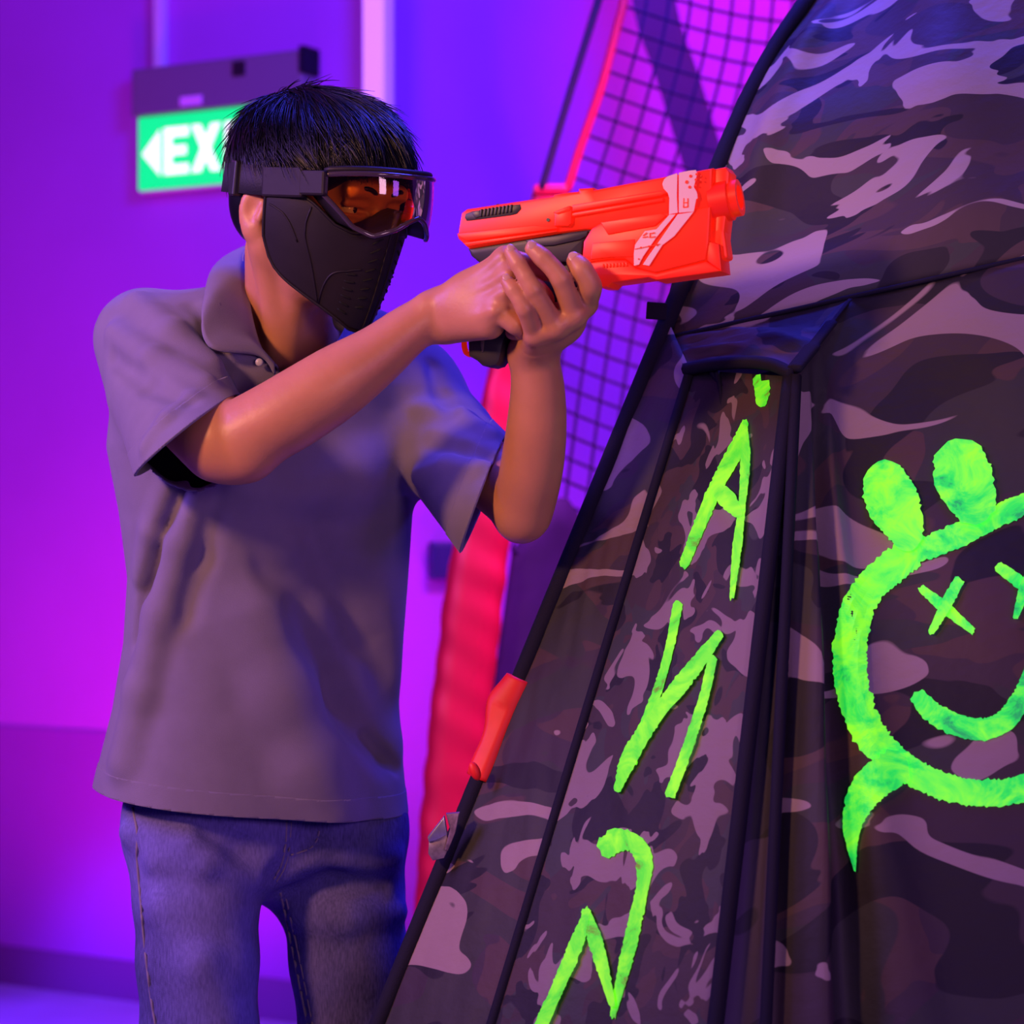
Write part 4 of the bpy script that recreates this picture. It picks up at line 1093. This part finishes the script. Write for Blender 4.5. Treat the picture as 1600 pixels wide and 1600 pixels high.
for px, Yf in ((334, 2.62), (612, 2.73)):
    a = P(px, 2390, Yf); a.z = 0.0
    fd = Vector((0.42, -0.90, 0)); sdv = Vector((0.90, 0.42, 0))
    S = Sdf((a.x-.22, a.y-.24, -.01), (a.x+.22, a.y+.14, .16), .004)
    S.cone(nv(a-fd*.03+Vector((0, 0, .048))), nv(a+fd*.15+Vector((0, 0, .040))), .040, .036, .02); S.cone(nv(a+Vector((0, 0, .10))), nv(a-fd*.01+Vector((0, 0, .05))), .042, .042, .03)
    v, q = S.mesh(2); v[:, 2] = np.maximum(v[:, 2], .012)
    sh = link('shoe', mesh_np(v, q), M['shoe'], person)
    mb = MB(); o2 = [a + fd*math.cos(t)*(.115 if math.cos(t) > 0 else .115) + fd*.06 + sdv*math.sin(t)*.044*(1.0+0.12*math.cos(t)) for t in np.linspace(0, 2*math.pi, 36, endpoint=False)]
    fr = lambda u, v, w: Vector((u, v, w))
    mb.prism([(p.x, p.y) for p in o2], fr, 0.001, 0.022).build('sole', M['sole'], sh)
# ================================================================ FACE MASK WITH GOGGLES
mask = tag(empty('face_mask', Vector(H(.10, 0, -.14))), 'black full face protective mask with an orange tinted goggle lens', 'mask')
M['mask'] = mat('matte_black_rubber', (0.013, 0.010, 0.012), 0.55, noise=0.1, nscale=50, bump=0.05, bscale=300, spec=0.3)
M['slot'] = mat('vent_opening', (0.002, 0.002, 0.003), 0.9)
M['strapb'] = mat('elastic_webbing', (0.014, 0.013, 0.022), 0.7, bump=0.3, bscale=500)
M['rim'] = mat('glossy_goggle_rim', (0.05, 0.035, 0.05), 0.12, coat=0.6)
def lens_mat():
    m = bpy.data.materials.new('orange_tinted_lens'); m.use_nodes = True
    nt = m.node_tree; nt.nodes.clear(); N = nt.nodes.new; L = nt.links.new
    out = N('ShaderNodeOutputMaterial'); tr = N('ShaderNodeBsdfTransparent'); tr.inputs['Color'].default_value = (1.0, 0.66, 0.20, 1)
    gl = N('ShaderNodeBsdfGlossy'); gl.inputs['Roughness'].default_value = 0.04; gl.inputs['Color'].default_value = (1, 0.9, 0.9, 1)
    fr = N('ShaderNodeFresnel'); fr.inputs['IOR'].default_value = 1.55
    mx = N('ShaderNodeMixShader'); L(fr.outputs[0], mx.inputs[0]); L(tr.outputs[0], mx.inputs[1]); L(gl.outputs[0], mx.inputs[2]); L(mx.outputs[0], out.inputs['Surface'])
    return m
M['lens'] = lens_mat()
PH = 66.0
def lens_pt(ph, v):
    """ph in degrees, v 0 (bottom) .. 1 (top)"""
    a = R(ph); x = abs(ph)
    top = 0.046 - 0.014*(x/PH)**2.5
    bot = float(np.interp(x, [0, 8, 18, 32, 45, 58, 66], [.002, -.003, -.014, -.025, -.018, .002, .014]))
    u = bot+(top-bot)*v
    f = .022+.130*math.cos(a) - 3.2*(u-0.005)**2
    return f, .090*math.sin(a), u
NPH, NV = 61, 16
phs = np.linspace(-PH, PH, NPH)
LV = np.array([[H(*lens_pt(p, v)) for v in np.linspace(0, 1, NV)] for p in phs])
idx = np.arange(NPH*NV).reshape(NPH, NV)
gq = np.stack([idx[:-1, :-1], idx[:-1, 1:], idx[1:, 1:], idx[1:, :-1]], -1).reshape(-1, 4)
lens = link('goggle_lens', mesh_np(LV.reshape(-1, 3), gq), M['lens'], mask)
outl = [lens_pt(p, 0) for p in phs] + [lens_pt(PH, v) for v in (0.33, 0.66)] + [lens_pt(p, 1) for p in phs[::-1]] + [lens_pt(-PH, v) for v in (0.66, 0.33)]
MB().tube([H(*p) for p in outl], 0.0030, 8, closed=True).build('lens_rim', M['rim'], mask, True)
# frame wall behind the lens, back to the face
o1 = np.array([H(p[0]-.001, p[1], p[2]) for p in outl]); o3 = np.array([H(p[0]*0.80-.016 if abs(p[1]) < .06 else p[0]*.80-.012, p[1]*0.93, p[2]*0.96+.001) for p in outl])
n = len(outl); FV = np.stack([o1, o1*0.5+o3*0.5, o3], 1).reshape(-1, 3); idx = np.arange(n*3).reshape(n, 3); nx = np.roll(idx, -1, 0)
fq = np.vstack([np.stack([idx[:, k], idx[:, k+1], nx[:, k+1], nx[:, k]], 1) for k in (0, 1)])
fo = link('goggle_frame', mesh_np(FV, fq), M['mask'], mask)
md = fo.modifiers.new('thickness', 'SOLIDIFY'); md.thickness = 0.003
# brow bar above the lens
MB().tube([H(lens_pt(p, 1)[0]-.007, lens_pt(p, 1)[1], lens_pt(p, 1)[2]+.004) for p in np.linspace(-PH+4, PH-4, 40)], [.002]+[.0036]*38+[.002], 8).build('brow_bar', M['mask'], mask, True)
# lower shell
def shell(ph, v, off=0.0):
    a = R(ph); x = abs(ph)
    top = float(np.interp(x, [0, 8, 18, 32, 45, 58, 66, 76, 88], [.000, -.005, -.016, -.027, -.020, -.002, .006, .006, -.004]))
    bot = float(np.interp(x, [0, 20, 40, 60, 72, 80, 85, 88], [-.140, -.136, -.121, -.105, -.094, -.083, -.068, -.048]))
    u = top+(bot-top)*v
    t = np.clip(-u/.14, 0, 1)
    aa = .088-.036*t**1.6; bb = .128-.012*t-.012*t**3
    e = 1 - 0.05*abs(math.sin(2*a))*t
    return (bb*math.cos(a)*e+(-.004) + off*math.cos(a), aa*math.sin(a)+off*math.sin(a), u)
SN, SM = 97, 28
SVv = np.array([[H(*shell(p, v)) for v in np.linspace(0, 1, SM)] for p in np.linspace(-88, 88, SN)])
idx = np.arange(SN*SM).reshape(SN, SM)
gq = np.stack([idx[:-1, :-1], idx[:-1, 1:], idx[1:, 1:], idx[1:, :-1]], -1).reshape(-1, 4)
sh = link('lower_shell', mesh_np(SVv.reshape(-1, 3), gq), M['mask'], mask)
md = sh.modifiers.new('thickness', 'SOLIDIFY'); md.thickness = 0.003; md.offset = -1
edge = [shell(p, 0) for p in np.linspace(-88, 88, 50)] + [shell(88, v) for v in np.linspace(.1, .9, 8)] + [shell(p, 1) for p in np.linspace(88, -88, 50)] + [shell(-88, v) for v in np.linspace(.9, .1, 8)]
MB().tube([H(*p) for p in edge], .0018, 6, closed=True).build('shell_edge', M['mask'], sh, True)
for pts in ([(-60, .05), (-62, .35), (-56, .65), (-50, .98)], [(-22, .40), (-32, .43), (-42, .55), (-47, .75), (-49, .98)], [(-85, .15), (-80, .20), (-72, .32), (-66, .5)], [(-4, .02), (-5, .5), (-5, .98)], [(4, .02), (5, .5), (5, .98)]):
    q = crom(pts, 24); MB().tube([H(*shell(p, v, .0002)) for p, v in q], .0011, 6).build('moulded_ridge', M['mask'], sh, True)
def slot(ph, v, wdeg):
    pts = [H(*shell(p, v, .0004)) for p in np.linspace(ph-wdeg, ph+wdeg, 6)]
    return MB().tube(pts, [.0006, .0013, .0013, .0013, .0013, .0006], 6).build('vent_slot', M['slot'], sh, True)
for s in (-1, 1):
    for k in range(8): slot(s*(14+0.3*k), 0.16+0.088*k, 4.2)
    for k in range(6): slot(s*(29+0.2*k), 0.46+0.085*k, 4.2)
# strap round the back of the head, buckles at the temples
def strap_pt(a, u): return H(-.014+.107*math.cos(a), .0895*math.sin(a), .012+u+.012*(1-math.cos(a-math.pi))*0+.010*math.cos(a))
angs = np.linspace(R(72), R(360-72), 70); wv = .0165
STV = np.array([[strap_pt(a, -wv), strap_pt(a, 0), strap_pt(a, wv)] for a in angs]); idx = np.arange(210).reshape(70, 3)
gq = np.stack([idx[:-1, :-1], idx[:-1, 1:], idx[1:, 1:], idx[1:, :-1]], -1).reshape(-1, 4)
so = link('strap', mesh_np(STV.reshape(-1, 3), gq), M['strapb'], mask)
md = so.modifiers.new('thickness', 'SOLIDIFY'); md.thickness = 0.0025; md.offset = 1
for s in (-1, 1):
    a0, a1 = nv(H(*lens_pt(s*PH, 0.5))), nv(strap_pt(R(72) if s > 0 else R(-72), 0))
    for nm, t0, t1, hh, m_ in (('temple_arm', -0.15, 0.50, .028, 'mask'), ('strap_clip', 0.40, 1.45, .034, 'mask')):
        c = a0+(a1-a0)*(t0+t1)/2; d = unit(a1-a0); n_ = unit(np.cross(d, hu)); up = np.cross(n_, d)
        Mx = Matrix(np.stack([d, n_, up], 1).tolist())
        MB().box(c - n_*0.001, (np.linalg.norm(a1-a0)*(t1-t0), .010, hh), Mx, .003).build(nm, M[m_], mask)
    a_ = R(250) if s < 0 else R(110)
    c = strap_pt(a_, 0); d = unit(strap_pt(a_+.05, 0)-strap_pt(a_-.05, 0)); n_ = unit(np.cross(d, hu)); up = np.cross(n_, d)
    MB().box(c, (.012, .012, .040), Matrix(np.stack([d, n_, up], 1).tolist()), .002).build('strap_slider', M['black_plastic'], mask)

# ================================================================ TOY BLASTER
GA = unit([math.cos(R(20)), -math.sin(R(20)), 0.152*math.cos(R(20))]); GB = unit(np.array([0, 0, 1.0])-GA*GA[2]); GN = np.cross(GA, GB)
G0 = nv(P(930, 345, 2.372))
blaster = tag(empty('toy_blaster', Vector(G0)), 'orange and black toy blaster with a white stripe held in both hands', 'toy blaster')
M['orange'] = mat('orange_plastic', (0.92, 0.022, 0.007), 0.38, noise=0.03, nscale=20, spec=0.35, emit=(1.0, 0.022, 0.004), estr=0.32)  # weak emission stands in for fluorescence under ultraviolet light
M['orange2'] = mat('orange_plastic_lower', (0.84, 0.016, 0.006), 0.42, spec=0.35, emit=(1.0, 0.018, 0.004), estr=0.20)  # same added glow, dimmer
M['decal'] = mat('pale_decal', (0.85, 0.50, 0.44), 0.5)
M['gunblack'] = mat('charcoal_plastic', (0.022, 0.018, 0.024), 0.45)
def uvp(px, py):
    o = np.array([0, 0, CAMH]); d = nv(P(px, py, 1.0))-o; t = ((G0-o)@GN)/(d@GN); q = o+d*t-G0
    return q@GA, q@GB
def gfr(u, v, w): return Vector(G0+GA*u+GB*v+GN*w)
def c6(*pts): return [uvp(690+x/3.265, 230+y/3.265) for x, y in pts]
def gpart(name, poly, w0, w1, m, bev=.0015, parent=None, ang=30):
    return auto_smooth(MB().prism(poly, gfr, w0, w1, bev, 2).build(name, M[m] if isinstance(m, str) else m, parent or blaster), ang)
TH = -.046
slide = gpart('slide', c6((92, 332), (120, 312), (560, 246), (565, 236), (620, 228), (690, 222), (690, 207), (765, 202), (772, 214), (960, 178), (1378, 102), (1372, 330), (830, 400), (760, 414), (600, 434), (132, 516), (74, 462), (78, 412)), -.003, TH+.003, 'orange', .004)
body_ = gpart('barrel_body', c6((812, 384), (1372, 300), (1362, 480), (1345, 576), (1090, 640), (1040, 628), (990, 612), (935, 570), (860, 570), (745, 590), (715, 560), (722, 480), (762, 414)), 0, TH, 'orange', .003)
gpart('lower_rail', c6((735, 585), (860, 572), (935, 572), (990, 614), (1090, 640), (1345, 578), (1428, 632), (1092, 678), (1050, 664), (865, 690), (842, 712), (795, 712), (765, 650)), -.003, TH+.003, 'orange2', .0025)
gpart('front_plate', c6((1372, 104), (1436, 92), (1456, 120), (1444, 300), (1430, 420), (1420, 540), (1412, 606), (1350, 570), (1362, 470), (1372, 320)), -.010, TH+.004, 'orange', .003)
gpart('front_block', c6((1345, 470), (1412, 492), (1425, 632), (1345, 576)), -.003, TH+.004, 'orange2', .002)
# muzzle ring: short tube along the barrel axis
mz = uvp(690+1392/3.265, 230+262/3.265)
mc = nv(gfr(mz[0], mz[1], TH/2))
def ring_part(name, c, r0, r1, l0_, l1_, m, parent):
    mb = MB(); N_ = 28; rg = []
    for (rr__, ll) in ((r1, l0_), (r1, l1_), (r0, l1_), (r0, l0_)):
        rg.append([mb.bm.verts.new(Vector(c+GA*ll+GB*math.sin(t)*rr__+GN*math.cos(t)*rr__)) for t in np.linspace(0, 2*math.pi, N_, endpoint=False)])
    for i in range(4):
        for k in range(N_): mb.bm.faces.new((rg[i][k], rg[i][(k+1) % N_], rg[(i+1) % 4][(k+1) % N_], rg[(i+1) % 4][k]))
    return auto_smooth(mb.build(name, M[m], parent))
ring_part('muzzle_ring', mc, .0135, .0195, -.01, .022, 'orange', blaster)
ring_part('muzzle_collar', mc+GA*0.002, .0185, .0225, -.01, .010, 'orange2', blaster)
MB().box(mc-GB*.046-GA*.010, (.026, .026, .034), Matrix(np.stack([GA, GN, GB], 1).tolist()), .003).build('front_lug', M['orange'], blaster)
# relief on the near side
gpart('side_rib', c6((655, 338), (1130, 258), (1130, 276), (655, 358)), -.004, .0012, 'orange', .001, slide)
gpart('side_rib', c6((670, 296), (1120, 222), (1150, 236), (1120, 250), (670, 330)), -.004, .0026, 'orange', .001, slide)
gpart('side_step', c6((580, 330), (655, 300), (668, 305), (664, 390), (650, 404), (580, 404)), -.004, .0028, 'orange', .0012, slide)
gpart('step_highlight', c6((575, 335), (662, 302), (662, 326), (600, 345)), -.002, .0038, 'orange', .001, slide)
gpart('rear_rib', c6((80, 440), (470, 398), (590, 408), (590, 416), (130, 478), (84, 458)), -.004, .0008, 'orange', .0008, slide)
gpart('rear_rib', c6((110, 488), (590, 424), (590, 432), (128, 506)), -.004, .0008, 'orange', .0008, slide)
gpart('side_panel', c6((812, 384), (1120, 338), (1150, 350), (1090, 402), (850, 446)), -.002, .0022, 'orange', .001, body_)
gpart('side_panel', c6((770, 490), (985, 470), (985, 560), (940, 560), (860, 562), (760, 575)), -.002, .0014, 'orange', .001, body_)
for k in range(8):
    x = 815+k*17; gpart('grip_rib', c6((x, 596-k*1.2), (x+9, 594-k*1.2), (x+13, 612-k), (x+4, 614-k)), -.004, -.0015, 'orange', .0004, body_)
# slide window with ribs
gpart('window', c6((118, 338), (150, 326), (370, 292), (396, 290), (402, 312), (380, 338), (350, 346), (150, 372), (124, 374), (114, 358)), -.008, -.0022, 'gunblack', .0006, slide)
for k in range(9):
    x = 196+k*19; y = 322-k*2.9
    gpart('window_rib', c6((x, y-6), (x+10, y-7.5), (x+6, y+32), (x-4, y+33)), -.006, -.0004, 'gunblack', .0006, slide)
gpart('window_hatch', c6((150, 332), (192, 320), (200, 350), (170, 362)), -.006, -.001, mat('grey_plastic', (.05, .05, .06), .4), .0006, slide)
gpart('rear_sight', c6((245, 290), (265, 281), (290, 282), (296, 286)), -.012, -.034, 'gunblack', .0008, slide)
cc = uvp(690+540/3.265, 230+370/3.265)
def disc(name, c, r, w, m, parent):
    return gpart(name, [(c[0]+r*math.cos(t), c[1]+r*math.sin(t)) for t in np.linspace(0, 2*math.pi, 14, endpoint=False)], w-.001, w, m, 0, parent)
disc('screw_hole', cc, .0020, -.0015, 'gunblack', slide)
# white stripe decal: two bands with a gap, on slide and body
def decal(pts, w): return gpart('stripe_decal', c6(*pts), w-.0008, w, 'decal', 0, blaster)
decal([(1140, 165), (1158, 150), (1206, 134), (1204, 240), (1204, 262), (1166, 262), (1158, 235), (1136, 212), (1130, 188)], .0030)
decal([(1214, 132), (1265, 122), (1300, 118), (1308, 136), (1290, 205), (1306, 232), (1310, 262), (1300, 268), (1214, 268)], .0030)
decal([(1166, 262), (1204, 262), (1208, 336), (1164, 344)], .0030); decal([(1214, 268), (1302, 268), (1290, 330), (1214, 336)], .0030)
decal([(1165, 346), (1196, 344), (1098, 462), (1030, 560), (1010, 600), (985, 606), (984, 545), (990, 500), (1040, 430), (1100, 420)], .0026)
decal([(1208, 344), (1288, 332), (1190, 455), (1130, 500), (1062, 606), (1030, 600), (1060, 555), (1118, 474)], .0026)
dm = M['orange']
for x, y, r in ((1255, 180, 9), (1270, 206, 8), (1275, 150, 8), (1305, 140, 6), (1302, 168, 7), (1328, 148, 4), (1326, 168, 5), (1300, 196, 5), (1022, 514, 5), (1062, 508, 5), (1104, 500, 6), (1010, 572, 4)):
    cx_ = uvp(690+x/3.265, 230+y/3.265); disc('decal_dot', cx_, r/3.265/1470*1.0, .0036, 'orange2', blaster)
def glyph(pts): gpart('decal_mark', c6(*pts), .0026, .0036, 'orange', 0, blaster)
for pts in ([(1238, 262), (1242, 262), (1240, 310), (1236, 310)], [(1238, 306), (1262, 304), (1262, 310), (1237, 312)], [(1258, 262), (1263, 262), (1263, 308), (1258, 308)], [(1240, 284), (1260, 282), (1260, 287), (1240, 288)],
            [(1030, 452), (1050, 436), (1054, 440), (1036, 456)], [(1030, 460), (1056, 456), (1056, 461), (1030, 465)], [(1066, 440), (1092, 436), (1092, 441), (1066, 445)], [(1066, 440), (1071, 440), (1069, 464), (1064, 464)], [(1066, 460), (1094, 456), (1094, 461), (1066, 465)], [(990, 520), (1118, 494), (1118, 497), (990, 523)]):
    glyph(pts)
# black frame, grip, trigger and guard
gpart('lower_frame', c6((122, 514), (600, 434), (762, 413), (756, 456), (735, 468), (716, 482), (704, 556), (690, 580), (600, 585), (400, 600), (185, 590), (140, 552)), -.006, TH+.006, 'gunblack', .003)
gpart('frame_relief', c6((420, 470), (600, 445), (740, 425), (735, 450), (700, 470), (560, 500), (440, 505)), -.008, -.0035, 'gunblack', .0012)
def c3(*pts): return [uvp(660+x/5.333, 360+y/5.333) for x, y in pts]
gpart('grip', c3((560, 200), (860, 180), (800, 520), (690, 850), (655, 940), (625, 1085), (600, 1122), (540, 1140), (470, 1122), (425, 1080), (358, 1040), (350, 880), (420, 700)), -.006, -.040, 'gunblack', .006)
gpart('grip_inlay', c3((470, 880), (505, 880), (492, 1010), (480, 1015), (470, 960)), -.0075, -.0050, mat('grip_inlay', (.10, .07, .07), .5), .0006)
gp = [gfr(*c3(q)[0], TH/2) for q in ((880, 330), (960, 440), (1060, 530), (1180, 545), (1270, 450), (1240, 330), (1200, 270))]
MB().tube(crom(gp, 40), .0065, 8, flat=1.3).build('trigger_guard', M['gunblack'], blaster, True)
tp = [gfr(*c3(q)[0], TH/2) for q in ((1060, 200), (1080, 300), (1060, 380))]
MB().tube(crom(tp, 12), [.004]*10+[.003, .002], 8).build('trigger', M['orange2'], blaster, True)
lp = [gfr(*c3(q)[0], TH/2) for q in ((360, 890), (300, 880), (285, 930), (300, 1000), (345, 1025))]
MB().tube(crom(lp, 24), .0034, 8).build('lanyard_loop', M['orange'], blaster, True)
gpart('trigger_well', c3((880, 260), (1200, 230), (1275, 330), (1262, 420), (1180, 520), (1060, 520), (960, 430)), -.016, -.030, 'gunblack', .001)
